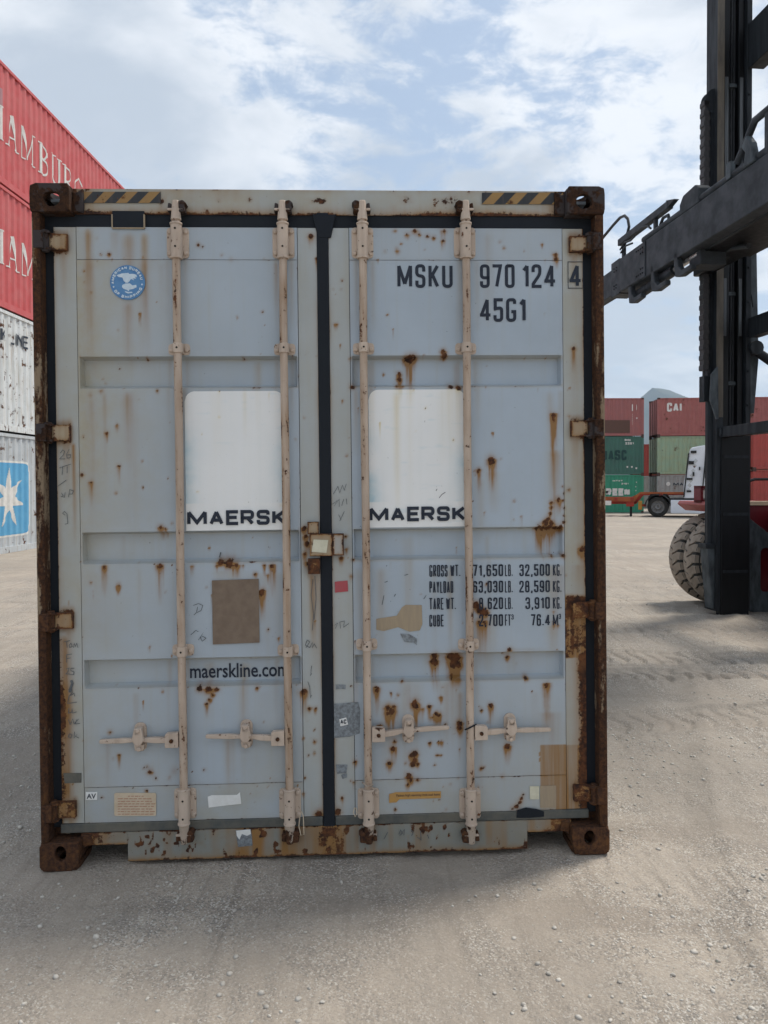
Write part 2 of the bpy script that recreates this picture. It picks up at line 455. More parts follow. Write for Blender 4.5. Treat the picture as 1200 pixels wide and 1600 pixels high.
def scanfill(poly, dx, fmap, dy=None):
    """fills a closed 2-D polygon with narrow vertical quads (follows relief through fmap)"""
    mb = MB(); xs = [p[0] for p in poly]; x0, x1 = min(xs), max(xs)
    n = max(1, int(round((x1-x0)/dx))); e = (x1-x0)/n
    for i in range(n):
        xm = x0+(i+0.5)*e; ys = []
        for a, b in zip(poly, poly[1:]+poly[:1]):
            if (a[0] <= xm) != (b[0] <= xm):
                ys.append(a[1]+(xm-a[0])/(b[0]-a[0])*(b[1]-a[1]))
        ys.sort()
        for a, b in zip(ys[::2], ys[1::2]):
            mb.add([fmap(x0+i*e, a, 0), fmap(x0+(i+1)*e, a, 0), fmap(x0+(i+1)*e, b, 0), fmap(x0+i*e, b, 0)], [(0,1,2,3)])
    return mb
def font_mesh(text, x0, x1, y0, y1, fmap, bold=0.0):
    cu = bpy.data.curves.new('t', 'FONT'); cu.body = text; cu.size = 1.0; cu.offset = bold; cu.resolution_u = 3; cu.fill_mode = 'FRONT'
    ob = bpy.data.objects.new('t', cu); COL.objects.link(ob)
    dg = bpy.context.evaluated_depsgraph_get(); me = ob.evaluated_get(dg).to_mesh()
    V = np.array([v.co[:2] for v in me.vertices]); F = [tuple(p.vertices) for p in me.polygons]
    ob.evaluated_get(dg).to_mesh_clear(); bpy.data.objects.remove(ob); bpy.data.curves.remove(cu)
    mn, mx = V.min(0), V.max(0)
    mb = MB(); mb.add([fmap(x0+(a-mn[0])/(mx[0]-mn[0])*(x1-x0), y0+(b-mn[1])/(mx[1]-mn[1])*(y1-y0), 0) for a, b in V], F)
    return mb

# ------------------------------------------------------------------ ground
def vnoise(x, y, seed):
    x = np.asarray(x, float); y = np.asarray(y, float)
    xi = np.floor(x).astype(np.int64); yi = np.floor(y).astype(np.int64); xf = x-xi; yf = y-yi
    def hsh(a, b):
        h = (a*374761393 + b*668265263 + seed*1442695041) & 0xffffffff
        h = ((h ^ (h >> 13))*1274126177) & 0xffffffff
        return ((h ^ (h >> 16)) & 0xffff)/65535.0
    sx = xf*xf*(3-2*xf); sy = yf*yf*(3-2*yf)
    a = hsh(xi, yi)*(1-sx)+hsh(xi+1, yi)*sx; b = hsh(xi, yi+1)*(1-sx)+hsh(xi+1, yi+1)*sx
    return a*(1-sy)+b*sy-0.5
def ground_z(x, y):
    x = np.asarray(x, float); y = np.asarray(y, float)
    r2 = (x+0.2)**2+(y-3.6)**2
    z = (0.0065+0.0106*(x+0.2346))*np.exp(-r2/60.0)
    z = z - 0.28*np.clip((y-41)/9.0, 0, 1)
    near = np.exp(-(x**2+y**2)/500.0)
    flat = 1-np.exp(-(((np.abs(x+0.2)-1.1)/0.25)**2+((y-3.4)/0.25)**2))
    z = z + near*flat*(0.020*vnoise(x*0.9, y*0.9, 1)+0.012*vnoise(x*3.1, y*3.1, 2)+0.007*vnoise(x*11, y*11, 3)+0.0045*vnoise(x*31, y*31, 4)+0.0035*vnoise(x*67, y*67, 8))
    # tyre ruts: shallow grooves curving past the right-hand side of the box
    for (cx, k, dp, wdt) in ((1.75, 0.34, 0.016, 0.10), (2.25, 0.30, 0.012, 0.14), (3.05, 0.22, 0.012, 0.12), (0.25, -0.22, 0.006, 0.10), (0.75, -0.18, 0.006, 0.12), (-0.9, -0.05, 0.005, 0.14)):
        xc = cx+k*(y-4.5)+0.03*np.sin(y*2.3+cx)
        z = z - near*flat*dp*np.exp(-((x-xc)/wdt)**2)*(0.6+0.8*(vnoise(x*9, y*9, 6)+0.5)) + near*flat*dp*0.6*np.exp(-((x-xc-wdt*1.7)/(wdt*0.5))**2)
    for (cy, sl, dp) in ((6.1, 0.05, 0.018), (6.45, 0.10, 0.014), (7.6, -0.06, 0.012), (5.55, 0.16, 0.016), (9.2, 0.05, 0.012), (12.5, -0.03, 0.012), (15.5, 0.04, 0.012), (19.5, 0.0, 0.012)):
        yc = cy+sl*(x-2.5)+0.05*np.sin(x*1.3+cy)
        z = z + (x > 0.9)*1.6*dp*np.exp(-((y-yc)/(0.05+0.006*cy))**2)*(0.4+1.3*(vnoise(x*2.2, y*2.2, 9)+0.5))
    # tread-block imprints of heavy tyres on the right
    for (cy, sl, x0, x1, hw) in ((7.05, -0.05, 1.6, 5.4, 0.26), (6.35, 0.03, 1.3, 4.6, 0.24), (5.2, 0.10, 1.5, 3.8, 0.22), (8.6, -0.02, 1.5, 6.5, 0.28)):
        yc = cy+sl*(x-2.5)+0.06*np.sin(x*0.9+cy); t = (y-yc)/hw
        band = np.exp(-t**6)*((x > x0) & (x < x1))*(vnoise(x*0.8, y*0.8, 14)+0.75)
        ph = (x+0.10*np.abs(t))/0.155; fr = np.abs(ph-np.floor(ph)-0.5)
        z = z - band*(0.014+0.026*np.clip((0.16-fr)/0.05, 0, 1)+0.018*np.exp(-(t/0.10)**2)) + 0.020*np.exp(-((np.abs(t)-1.12)/0.10)**2)*((x > x0) & (x < x1))
    # long wheel tracks in front of the doors, running along the container
    for (cx, k, hw) in ((0.30, -0.20, 0.16), (-0.55, -0.10, 0.15), (1.15, -0.28, 0.14), (-1.5, -0.02, 0.16)):
        xc = cx+k*(y-3.0); t = (x-xc)/hw; b = np.exp(-t**4)*(y < 3.6)
        z = z - b*flat*(0.004+0.004*np.cos(t*9.5)*(vnoise(x*2, y*1.2, 15)+0.6))
    return z
def gline(lo, hi, step, far, grow):
    a = list(np.arange(lo, hi+1e-6, step)); s = step
    b = a[-1]
    while b < far: s *= grow; b += s; a.append(b)
    c = a[0]; s = step; pre = []
    while c > -far: s *= grow; c -= s; pre.append(c)
    return np.array(pre[::-1]+a)
gx = gline(-2.3, 4.6, 0.017, 15000, 1.055)
gy = gline(1.9, 7.6, 0.017, 15000, 1.035); gy = gy[gy > -60]
X, Y = np.meshgrid(gx, gy); Z = ground_z(X, Y)
nv, nu = X.shape
idx = np.arange(nv*nu).reshape(nv, nu)
quads = np.stack([idx[:-1,:-1], idx[:-1,1:], idx[1:,1:], idx[1:,:-1]], -1).reshape(-1, 4)
gm = bpy.data.meshes.new('ground')
gm.vertices.add(nv*nu); gm.vertices.foreach_set('co', np.stack([X, Y, Z], -1).astype(np.float32).ravel())
gm.loops.add(quads.size); gm.loops.foreach_set('vertex_index', quads.astype(np.int32).ravel())
gm.polygons.add(len(quads)); gm.polygons.foreach_set('loop_start', np.arange(0, quads.size, 4, dtype=np.int32))
gm.update(calc_edges=True); gm.polygons.foreach_set('use_smooth', [True]*len(quads))
q = NT('dusty_gravel')
n1 = q.noise(0.55, 6, 0.6); n2 = q.noise(3.2, 7, 0.65, off=(3,1,0)); n3 = q.noise(42, 5, 0.7); n4 = q.noise(120, 3, 0.7)
n5 = q.noise(1.0, 6, 0.65, stretch=(0.35, 2.6, 1), off=(5,5,0)); n6 = q.noise(1.0, 5, 0.6, stretch=(7.0, 0.6, 1), off=(2,7,0))
c = q.mix(q.ramp(n1, 0.36, 0.62), (0.435,0.370,0.300), (0.350,0.306,0.256))
c = q.mix(q.ramp(n2, 0.50, 0.70, 0, 0.75), c, (0.29,0.258,0.222))
c = q.mix(q.ramp(n5, 0.50, 0.64, 0, 0.75), c, (0.285,0.24,0.195))
c = q.mix(q.ramp(n6, 0.55, 0.72, 0, 0.40), c, (0.50,0.435,0.36))
vc = q.n('ShaderNodeTexVoronoi'); vc.inputs['Scale'].default_value = 165; q.l(q.tc.outputs['Object'], vc.inputs['Vector'])
vs_c = q.n('ShaderNodeSeparateColor'); q.l(vc.outputs['Color'], vs_c.inputs[0])
n7 = q.noise(1.0, 5, 0.6, stretch=(16.0, 0.9, 1), off=(1,3,0))
c = q.mix(q.ramp(n7, 0.50, 0.66, 0, 0.7), c, (0.255,0.215,0.175))
c = q.mix(q.ramp(n1, 0.50, 0.66, 0, 0.6), c, (0.285,0.25,0.21))
c = q.mix(q.math('MULTIPLY', q.ramp(vs_c.outputs[0], 0.62, 0.75, 0, 0.75), q.ramp(n2, 0.36, 0.60, 0.25, 1.0)), c, (0.20,0.182,0.162))
c = q.mix(q.math('MULTIPLY', q.ramp(vs_c.outputs[1], 0.80, 0.88, 0, 0.8), q.ramp(n2, 0.36, 0.60, 0.25, 1.0)), c, (0.58,0.54,0.48))
c = q.mix(q.ramp(n3, 0.52, 0.70, 0, 0.55), c, (0.235,0.21,0.185))
c = q.mix(q.ramp(n4, 0.60, 0.72, 0, 0.50), c, (0.62,0.58,0.52))
vo = q.n('ShaderNodeTexVoronoi'); vo.inputs['Scale'].default_value = 75; q.l(q.tc.outputs['Object'], vo.inputs['Vector'])
gp = q.ramp(n2, 0.42, 0.66)
hgt = q.math('ADD', q.math('MULTIPLY', q.math('SUBTRACT', 1.0, vo.outputs['Distance']), q.math('MULTIPLY', gp, 0.8)), q.math('ADD', n3, q.math('MULTIPLY', n4, 0.4)))
pk = q.noise(0.8, 4, 0.55, stretch=(1.6, 0.45, 1), off=(8,2,0))
c = q.mix(q.ramp(pk, 0.44, 0.62, 0, 0.55), c, (0.335,0.288,0.238))
M['ground'] = q.done(c, 0.95, q.bump(hgt, 0.75, 0.012), spec=0.15)
gm.materials.append(M['ground'])
go = bpy.data.objects.new('ground', gm); link(go); go['kind'] = 'structure'

# ------------------------------------------------------------------ the big grey container
box = empty('shipping_container', BOX_LOC, BOX_ROT)
tag(box, 'rust-streaked grey-blue container with closed double doors facing the camera', 'container')

# wear: photo position x, y, radius px, streak length px, strength
SPOTS = [(310,383,4,0,.8),(316,386,3,0,.7),(347,398,3,0,.5),(361,405,5,0,.35),(158,397,3,4,.6),(170,397,4,6,.8),(152,372,3,0,.3),
 (486,370,7,18,.9),(157,590,2,0,.8),(160,597,2,0,.6),(158,610,4,8,.5),(246,610,4,6,.5),(141,616,4,6,.35),(183,664,4,12,.6),(167,677,4,14,.8),
 (130,682,3,0,.5),(186,728,4,26,.8),(142,754,5,30,.7),(181,770,3,4,.6),(128,742,5,3,.9),(222,720,2,4,.7),(223,761,2,6,.8),(251,824,6,18,1.0),(258,826,4,14,.8),
 (163,887,6,36,.9),(250,885,7,48,1.0),(185,915,5,14,.8),(185,918,3,10,.6),(259,925,2,0,.9),(300,885,4,14,.6),
 (345,879,8,6,1.0),(358,880,10,10,1.1),(370,883,6,18,.9),(338,884,3,10,.6),(380,883,3,8,.7),(413,883,4,14,.8),(426,884,6,40,1.0),(399,897,4,10,.8),(418,898,3,14,.6),(409,925,7,40,1.0),
 (322,918,2,0,1.0),(312,1076,7,4,1.0),(326,1077,8,8,1.0),(338,1077,6,4,.9),(333,1086,4,4,1.0),(328,1093,4,6,1.0),(323,1100,4,18,.9),(401,1075,4,6,.8),(406,1073,2,0,.9),(254,1080,3,4,.7),
 (474,1081,8,34,1.0),(484,1107,4,8,.9),(493,1107,4,10,.9),(492,1158,4,6,.8),(491,1176,3,6,.7),(474,1153,3,4,.8),(498,1272,9,4,1.1),(474,1240,3,10,.6),
 (172,1143,5,6,.5),(186,1180,4,20,.7),(177,1186,3,0,.4),(235,1206,7,4,.8),(231,1198,3,0,.7),(225,1200,3,0,.7),(244,1216,3,0,.8),(229,1235,3,14,1.0),(228,1242,3,6,.9),(160,1246,3,0,.7),
 (272,1205,8,0,.35),(264,1215,4,0,.6),(283,1225,3,0,.4),
 # right door
 (617,360,4,4,.5),(636,367,5,8,.7),(648,361,6,6,.7),(655,366,5,4,.6),(668,369,5,4,.6),(678,372,5,4,.7),(693,360,6,14,.7),(692,376,4,14,.8),(627,381,3,2,.6),(621,391,5,8,.6),(602,393,3,0,.4),(664,390,2,0,.6),
 (641,561,9,58,1.2),(634,560,6,10,.8),(648,558,6,8,.8),(624,583,5,10,1.0),(625,591,5,28,1.1),(600,583,3,4,.9),(692,550,6,4,.9),(694,556,6,6,1.1),(551,604,6,4,.8),(620,604,5,2,.6),(704,604,6,2,.9),(716,606,6,3,.9),(630,604,4,2,.6),
 (535,438,3,0,.7),(525,507,4,10,.7),(535,626,3,6,.6),(541,712,3,2,.5),(533,452,2,0,.5),(521,452,2,0,.4),(819,392,2,0,.7),(781,378,3,2,.5),(788,388,3,2,.6),(847,381,3,8,.7),(868,398,5,6,.9),(869,405,5,14,1.0),
 (768,720,9,40,1.1),(748,735,6,30,.9),(783,717,2,2,.8),(741,735,2,0,.8),(803,783,3,3,.7),(815,807,2,22,.6),(803,812,2,0,.7),
 (865,650,7,60,1.0),(865,656,5,150,.7),(861,785,4,6,1.0),(861,793,4,6,1.0),(860,802,4,6,1.0),(856,811,5,6,1.1),(853,817,7,6,1.1),(861,818,6,6,1.0),(873,781,6,22,1.0),
 (880,760,3,0,.8),(881,770,3,0,.9),(881,782,3,0,.9),(881,794,3,0,.9),(881,806,3,0,.9),(881,816,4,0,1.0),(842,825,7,36,1.0),(850,825,7,42,1.1),(859,825,8,40,1.1),(868,825,7,30,.9),(876,824,6,12,.9),(880,868,5,6,.8),(862,869,5,3,.5),
 (896,545,5,30,.9),(889,765,4,6,.5),(889,650,4,6,.4),(909,858,7,20,1.0),(906,862,5,10,.6),(884,900,2,0,.6),
 (742,945,8,6,1.2),(749,951,8,8,1.2),(755,956,8,10,1.2),(760,958,6,6,1.0),(757,973,7,50,.8),(748,972,6,44,.7),(760,912,4,6,.7),(865,974,4,8,.9),(872,976,3,6,.7),(865,955,3,6,.4),
 (796,1016,5,4,1.0),(795,1030,5,8,.9),(680,1028,8,10,1.2),(680,1037,9,36,1.2),(706,1028,10,10,1.3),(715,1030,10,10,1.3),(711,1040,11,30,1.3),(718,1042,8,26,1.0),
 (628,1065,4,3,.6),(706,1060,8,3,.6),(822,1060,5,5,.9),(589,1078,6,34,1.0),(587,1074,4,20,.8),(611,1083,3,8,.8),(622,1085,3,4,.7),(618,1092,2,0,.5),(689,1090,4,10,.8),(648,1098,8,12,1.1),(650,1103,8,34,1.2),(660,1108,4,20,.7),
 (606,1107,7,16,1.1),(612,1112,8,30,1.1),(616,1104,5,10,.8),(605,1115,5,24,.9),(671,1104,5,22,.9),(682,1116,6,20,1.0),(686,1118,6,16,.9),(676,1120,5,14,.7),(718,1130,7,6,1.1),(718,1138,7,14,1.0),(695,1132,4,4,.8),
 (593,1134,6,4,.7),(616,1158,5,4,.8),(615,1170,6,22,1.0),(608,1193,6,14,1.0),(672,1161,4,8,.8),(690,1160,4,8,.8),(683,1180,3,2,.8),(689,1180,3,2,.7),(679,1195,3,2,.5),(642,1180,6,10,1.1),(648,1178,7,10,1.2),(648,1188,6,6,1.1),(645,1194,6,6,1.1),(653,1194,4,10,1.0),(634,1192,3,0,.7),
 (639,1213,7,8,1.2),(642,1219,6,8,1.1),(637,1226,4,12,.9),(653,1219,5,2,.8),(767,1103,6,28,1.0),(752,1109,4,6,.8),(749,1104,2,0,.6),(762,1128,3,4,.4),(793,1166,7,26,1.0),(751,1201,4,4,.9),(756,1199,3,0,.7),
 (854,1071,7,60,1.0),(785,1213,5,3,.5),(818,1241,3,0,.8),(815,1247,4,0,1.0),(812,1253,5,0,1.0),(807,1260,6,0,.9),(800,1264,5,0,.7),(715,1216,3,0,.6),(704,1226,3,0,.5),(686,1250,2,0,.7),(677,1252,2,0,.6),(618,1264,4,4,.7),
 (555,1190,5,10,.9),(555,1100,4,30,.6),(553,1222,3,12,.7),(548,1220,3,0,.6),(534,1247,4,12,.9),(528,1269,8,4,1.1),(524,1122,5,14,.8),(549,900,4,10,.7),(552,874,4,6,.6),
 (475,826,6,10,1.0),(478,838,6,14,1.1),(480,850,6,20,1.0),(477,865,5,20,.9),(481,880,6,20,1.0),(533,872,5,12,.8),(540,838,4,4,.7),(541,858,4,10,.7),(478,1290,3,0,.5),(857,1257,3,2,.9),(697,1265,3,0,.5)]
STREAKS = [(137,352,6,170,.75),(137,400,9,190,.4),(200,360,10,200,.42),(226,360,5,160,.6),(226,400,9,190,.3),(200,470,6,110,.55),(180,360,6,60,.3),(141,610,9,250,.25),(205,606,10,220,.25),
 (106,340,10,80,.3),(619,604,5,215,.55),(700,604,14,130,.28),(640,600,5,200,.15),(867,700,10,130,.35),(868,880,12,110,.35),(700,1060,14,130,.35),(640,1060,16,180,.25),(610,1090,14,150,.25),
 (758,960,14,110,.3),(745,960,8,90,.3),(866,975,10,60,.3),(815,1010,30,60,.18),(860,1110,16,70,.35),(416,890,30,150,.18),(356,890,20,60,.25),(152,890,20,120,.12),(770,735,7,70,.3),(750,745,6,110,.2),
 (896,550,7,110,.3),(907,690,12,260,.2),(903,880,10,60,.4),(487,890,5,130,.6),(492,890,9,180,.45),(898,660,8,220,.15)]
_g = np.random.default_rng(5)
for _ in range(190):            # small chips all over, more of them low down and along the grooves
    x_ = _g.uniform(95, 905); y_ = 360+920*_g.random()**0.8
    if 497 < x_ < 520: continue
    if _g.random() < 0.35: y_ = _g.choice([606, 880, 1074, 1230, 556, 406])+_g.uniform(-3, 4)
    r_ = 1.0+2.0*_g.random()**3; SPOTS.append((x_, y_, r_, _g.choice([0, 0, 8, 20])*_g.random(), _g.uniform(0.5, 1.0)))
_sp = np.array([(*D(x, y), r/PXM, L/PXM, k) for x, y, r, L, k in SPOTS])
for _ in range(46):
    x_ = _g.uniform(128, 900)
    if 460 < x_ < 552: continue
    y_ = float(_g.choice([360, 408, 560, 608, 835, 884, 1034, 1078, 1150])); STREAKS.append((x_, y_, _g.uniform(2.5, 8), _g.uniform(50, 190), _g.uniform(0.10, 0.34)))
for x_ in (262, 290, 431, 455, 556, 582, 718, 745):
    for y_ in (402, 554, 1028): STREAKS.append((x_, y_, 3.5, 120, 0.22))
_st = np.array([(*D(x, y), r/PXM, L/PXM, k) for x, y, r, L, k in STREAKS])
def soft(t): t = np.clip(t, 0, 1); return t*t*(3-2*t)
def wear_at(U, V):
    R = np.zeros_like(U); G = np.zeros_like(U); B = np.zeros_like(U)
    Uw = U + 0.006*vnoise(U*60, V*60, 21)+0.004*vnoise(U*140, V*140, 22); Vw = V + 0.006*vnoise(U*60, V*60, 23)+0.004*vnoise(U*140, V*140, 24)
    for u, v, r, L, k in _sp:
        m = (np.abs(U-u) < r*4+0.01) & (V < v+r*4+0.01) & (V > v-L*1.6-r*4-0.01)
        if not m.any(): continue
        d2 = ((Uw[m]-u)**2+(Vw[m]-v)**2*0.8)/(r*0.57)**2
        R[m] = np.maximum(R[m], k*np.exp(-d2*0.7)); G[m] += 0.40*k*np.exp(-d2*0.30)
        if L > 0:
            dv = (v-V[m])/(L*1.35); a = np.clip(1-dv, 0, 1)*(dv > -0.05)
            wv = r*(0.75-0.25*np.clip(dv, 0, 1))
            fine = np.clip(0.35+1.5*(vnoise(U[m]*170, V[m]*9, 33)+0.42), 0.15, 1.5); G[m] += 1.15*k*a**1.1*np.exp(-((U[m]+0.3*(Uw[m]-U[m])-u)/wv)**2)*fine
            R[m] = np.maximum(R[m], 0.55*k*np.clip(1-dv*2.2, 0, 1)*(dv > 0)*np.exp(-((Uw[m]-u)/(r*0.5))**2))
    for u, v, r, L, k in _st:
        m = (np.abs(U-u) < r*3) & (V < v+0.01) & (V > v-L)
        dv = (v-V[m])/L
        G[m] += k*np.clip(1-dv, 0, 1)**0.7*soft(dv/0.10)*np.exp(-((U[m]-u)/r)**2)*(0.5+0.5*(vnoise(U[m]*90, V[m]*4, 30)+0.5))
        B[m] = np.maximum(B[m], 1.3*k*np.clip(1-dv, 0, 1)**0.5*soft(dv/0.06)*np.exp(-((U[m]-u)/(r*1.6))**2)*(0.5+(vnoise(U[m]*60, V[m]*3, 31)+0.5)))
    return R, np.clip(G, 0, 1), np.clip(B, 0, 0.95)
def edges(U, V, u0, u1, v0, v1, sig):
    d = np.minimum(np.minimum(U-u0, u1-U), np.minimum(V-v0, v1-V)); return np.exp(-np.clip(d, 0, None)/sig)

def sheet(name, us, vs, wf, mat, parent, wear=None, skirt=0.03, extra=None):
    """front grid over u x v with depth wf(U,V), side skirts going back"""
    U, V = np.meshgrid(us, vs); Wd = wf(U, V)
    R, G, B = wear_at(U, V)
    if extra is not None: R, G, B = extra(U, V, R, G, B)
    nv, nu = U.shape; id_ = np.arange(nv*nu).reshape(nv, nu)
    co = np.stack([U, Wd, V], -1).reshape(-1, 3)
    Q = np.stack([id_[:-1,:-1], id_[:-1,1:], id_[1:,1:], id_[1:,:-1]], -1).reshape(-1, 4)
    loop = np.concatenate([id_[0,:-1], id_[:-1,-1], id_[-1,:0:-1], id_[:0:-1,0]])
    col = np.stack([R, G, B, np.ones_like(R)], -1).reshape(-1, 4)
    if skirt:
        b = co[loop].copy(); b[:,1] = co[:,1].max()*0+np.maximum(co[:,1].max(), 0)+skirt
        n0 = len(co); k = len(loop); co = np.concatenate([co, b]); col = np.concatenate([col, col[loop]])
        j = np.arange(k); jn = (j+1) % k
        Q2 = np.stack([loop[jn], loop[j], n0+j, n0+jn], -1); Q = np.concatenate([Q, Q2])
    me = bpy.data.meshes.new(name)
    me.vertices.add(len(co)); me.vertices.foreach_set('co', co.astype(np.float32).ravel())
    me.loops.add(Q.size); me.loops.foreach_set('vertex_index', Q.astype(np.int32).ravel())
    me.polygons.add(len(Q)); me.polygons.foreach_set('loop_start', np.arange(0, Q.size, 4, dtype=np.int32))
    me.update(calc_edges=True); me.materials.append(mat)
    me.attributes.new('wear', 'FLOAT_COLOR', 'POINT').data.foreach_set('color', col.astype(np.float32).ravel())
    me.polygons.foreach_set('use_smooth', [True]*len(Q))
    try: me.set_sharp_from_angle(angle=math.radians(35))
    except Exception: pass
    o = bpy.data.objects.new(name, me); link(o, parent); return o
def lines(a, b, step, extra=()):
    base = list(np.linspace(a, b, max(2, int(round((b-a)/step))+1)))
    out = base+[e for e in extra if a < e < b]
    out = sorted(out); res = [out[0]]
    for v in out[1:]:
        if v-res[-1] > 0.0006: res.append(v)
    res[-1] = b
    return np.array(res)

# main lines measured on the doors (metres in the container's own frame)
DW = 0.058
uL0 = D(89,720)[0]; uL1 = D(124,720)[0]; uL2 = D(468.5,720)[0]; uL3 = D(499.5,720)[0]
uR0 = D(516.5,720)[0]; uR1 = D(549,720)[0]; uR2 = D(881,720)[0]; uR3 = D(913,720)[0]
vT = D(500,356)[1]; vRail = D(300,406)[1]; vB2 = D(200,1229)[1]; vB = D(200,1284)[1]
GRV = [(D(200,557)[1], D(200,607)[1]), (D(200,831)[1], D(200,881)[1]), (D(200,1030)[1], D(200,1075)[1])]
GDEP = 0.042
def panel_w(U, V, u0, u1):
    w = np.full_like(U, DW)
    for a, b in GRV:
        lin = lambda q_: np.clip(q_, 0, 1); t = lin((a-V)/0.011)*lin((V-b)/0.015)
        e = soft((U-u0-0.006)/0.010)*soft((u1-0.006-U)/0.010)
        w = np.maximum(w, DW+GDEP*t*e)
    bow = 0.0026*np.sin((U-u0)/(u1-u0)*np.pi)*vnoise(U*2.1+3, V*1.7, 40)*2
    return w-0.0015+bow
def groove_lines():
    r = []
    for a, b in GRV:
        r += [a+0.002, a, a-0.002, a-0.0095, a-0.011, a-0.013, b-0.002, b, b+0.002, b+0.013, b+0.015, b+0.017]
    return r
def dark_edges(U, V, R, G, B):
    for a, b in GRV:            # rust along the lower groove edge, tan tint on both slopes
        cr = np.exp(-((V-b)/0.006)**2)*(vnoise(U*18, V*5, 50)+0.5)
        R = np.maximum(R, 0.62*cr*(vnoise(U*7, V*2, 51)+0.55)); B = np.maximum(B, 0.55*np.exp(-((V-b-0.004)/0.008)**2))
        B = np.maximum(B, 0.55*np.exp(-((V-a+0.010)/0.010)**2))
    return R, G, B
def door(name, a, b, c_, d, label, side):
    E = 0.0013
    def ex_panel(U, V, R, G, B):
        R, G, B = dark_edges(U, V, R, G, B)
        e = edges(U, V, b, c_, vB2, vRail, 0.006); R = np.maximum(R, 0.55*e*(vnoise(U*25, V*25, 61)+0.5))
        low = np.clip((1.1-V)/0.9, 0, 1); B = np.maximum(B, 0.50*low*(vnoise(U*4, V*2, 62)+0.6))
        if side < 0: B = np.maximum(B, 1.0*np.exp(-(U-b)/0.30)*(0.55+0.45*soft((V-1.0)/0.8)))
        else:
            u, v = D(843,1165); m = (U > u+0.002*vnoise(V*40, V*40, 3))*(V < v); G = np.maximum(G, 0.62*m); B = np.maximum(B, m*0.75)
        return R, G, B
    gl = groove_lines()
    o = sheet(name, lines(b+E, c_-E, 0.0062, [b+0.002,b+0.008,b+0.012,b+0.016,c_-0.002,c_-0.008,c_-0.012,c_-0.016]), lines(vB2+E, vRail-E, 0.0062, gl),
              lambda U, V: panel_w(U, V, b, c_), M['paint'], box, extra=ex_panel)
    o['label'] = label
    flat = lambda U, V: np.full_like(U, DW)+0.0008*vnoise(U*6, V*3, 70)
    def ex_frame(outer, inner):
        def f(U, V, R, G, B):
            od = np.abs(U-outer); idd = np.abs(U-inner)
            n = vnoise(U*9, V*6, 71)+0.5; n2 = vnoise(U*30, V*22, 72)+0.5
            hin = outer in (uL0, uR3)
            G = np.clip(G+(0.75 if hin else 0.5)*np.exp(-od/0.010)*n, 0, 1)
            R = np.maximum(R, (0.85 if hin else 0.72)*np.exp(-od/0.005)*(0.3+0.9*n2*n))
            B = np.maximum(B, (0.72 if hin else 0.40)*(0.55+0.5*n))
            if outer == uL0:
                m = soft((D(95,985)[1]-V)/0.05)*soft((V-D(95,1235)[1])/0.1+1); G = np.maximum(G, 1.0*m*np.exp(-((U-outer-0.018)/0.032)**2)*(0.6+0.5*n)); R = np.maximum(R, 0.9*m*np.exp(-((U-outer)/0.026)**2)*(0.4+0.8*n))
                m2 = np.exp(-((U-D(115,700)[0])/0.008)**2)*soft((D(100,690)[1]-V)/0.02)*np.clip((V-D(100,860)[1])/0.4, 0, 1); G = np.maximum(G, 0.9*m2)
            if outer == uR3:
                m = soft((D(900,925)[1]-V)/0.03)*soft((V-D(900,1030)[1])/0.01); vn = vnoise(U*120, V*5, 73)+0.5; G = np.maximum(G, m*(0.35+0.55*vn+0.2*n)); R = np.maximum(R, m*(0.25+0.75*n2*(0.3+vn)))
                m = soft((D(900,1010)[1]-V)/0.05)*soft((V-D(900,1290)[1])/0.01)
                G = np.maximum(G, m*np.exp(-od/0.040)); R = np.maximum(R, m*1.1*np.exp(-(od/0.038)**2)*(0.40+n)); 
                m = (V < D(880,1165)[1]); G = np.maximum(G, m*(0.45+0.4*(vnoise(U*120, V*5, 74)+0.5))); R = np.maximum(R, m*0.5*np.exp(-od/0.03)*(0.4+n2))
            for hy in (HINGE_L if outer == uL0 else HINGE_R if outer == uR3 else ()):
                c0 = D((100 if outer == uL0 else 905), hy)[1]
                e = np.exp(-((V-c0)/0.055)**4)*np.exp(-(np.clip(od-0.055, 0, None)/0.012)**2)
                R = np.maximum(R, 0.72*e*(0.35+0.75*n2)); G = np.maximum(G, 0.6*e)
                G = np.maximum(G, 0.5*soft((c0-0.03-V)/0.02)*np.clip(1-(c0-V)/0.3, 0, 1)*np.exp(-((od-0.04)/0.02)**2))
            return R, G, B
        return f
    for k, (p, r_, oe) in enumerate(((a, b, a), (c_, d, d))):
        sheet('stile', lines(p+(E if k else 0), r_-(0 if k else E), 0.0058), lines(vB+0.001, vT-0.001, 0.0062), flat, M['frame_paint'], o, extra=ex_frame(oe, r_ if k == 0 else p))
    def ex_rail(U, V, R, G, B):
        n = vnoise(U*9, V*9, 75)+0.5; n2 = vnoise(U*40, V*40, 76)+0.5
        low = V < 1.0
        B = np.maximum(B, np.where(low, 0.45, 0.12)*(0.5+n)); e = edges(U, V, b-1, c_+1, V.min(), V.max(), 0.005)
        R = np.maximum(R, np.where(low, 0.55, 0.35)*e*n2)
        if side < 0: B = np.maximum(B, 0.7*np.exp(-(U-b)/0.10))
        elif low.any():
            u, v = D(843,1165); m = (U > u)*low; G = np.maximum(G, 0.62*m); B = np.maximum(B, m*0.75)
            u2 = D(868,1240)[0]; m2 = (U > D(840,1240)[0])*(U < u2)*(V < D(850,1228)[1]); G = G*(1-0.7*m2)
        return R, G, B
    sheet('rail', lines(b+E, c_-E, 0.0062), lines(vRail+E, vT, 0.0062), flat, M['paint'], o, extra=ex_rail)
    sheet('rail', lines(b+E, c_-E, 0.0062), lines(vB, vB2-E, 0.0062), flat, M['paint'], o, extra=ex_rail)
    return o
HINGE_L = (380, 677, 969, 1263); HINGE_R = (383, 670, 952, 1237)
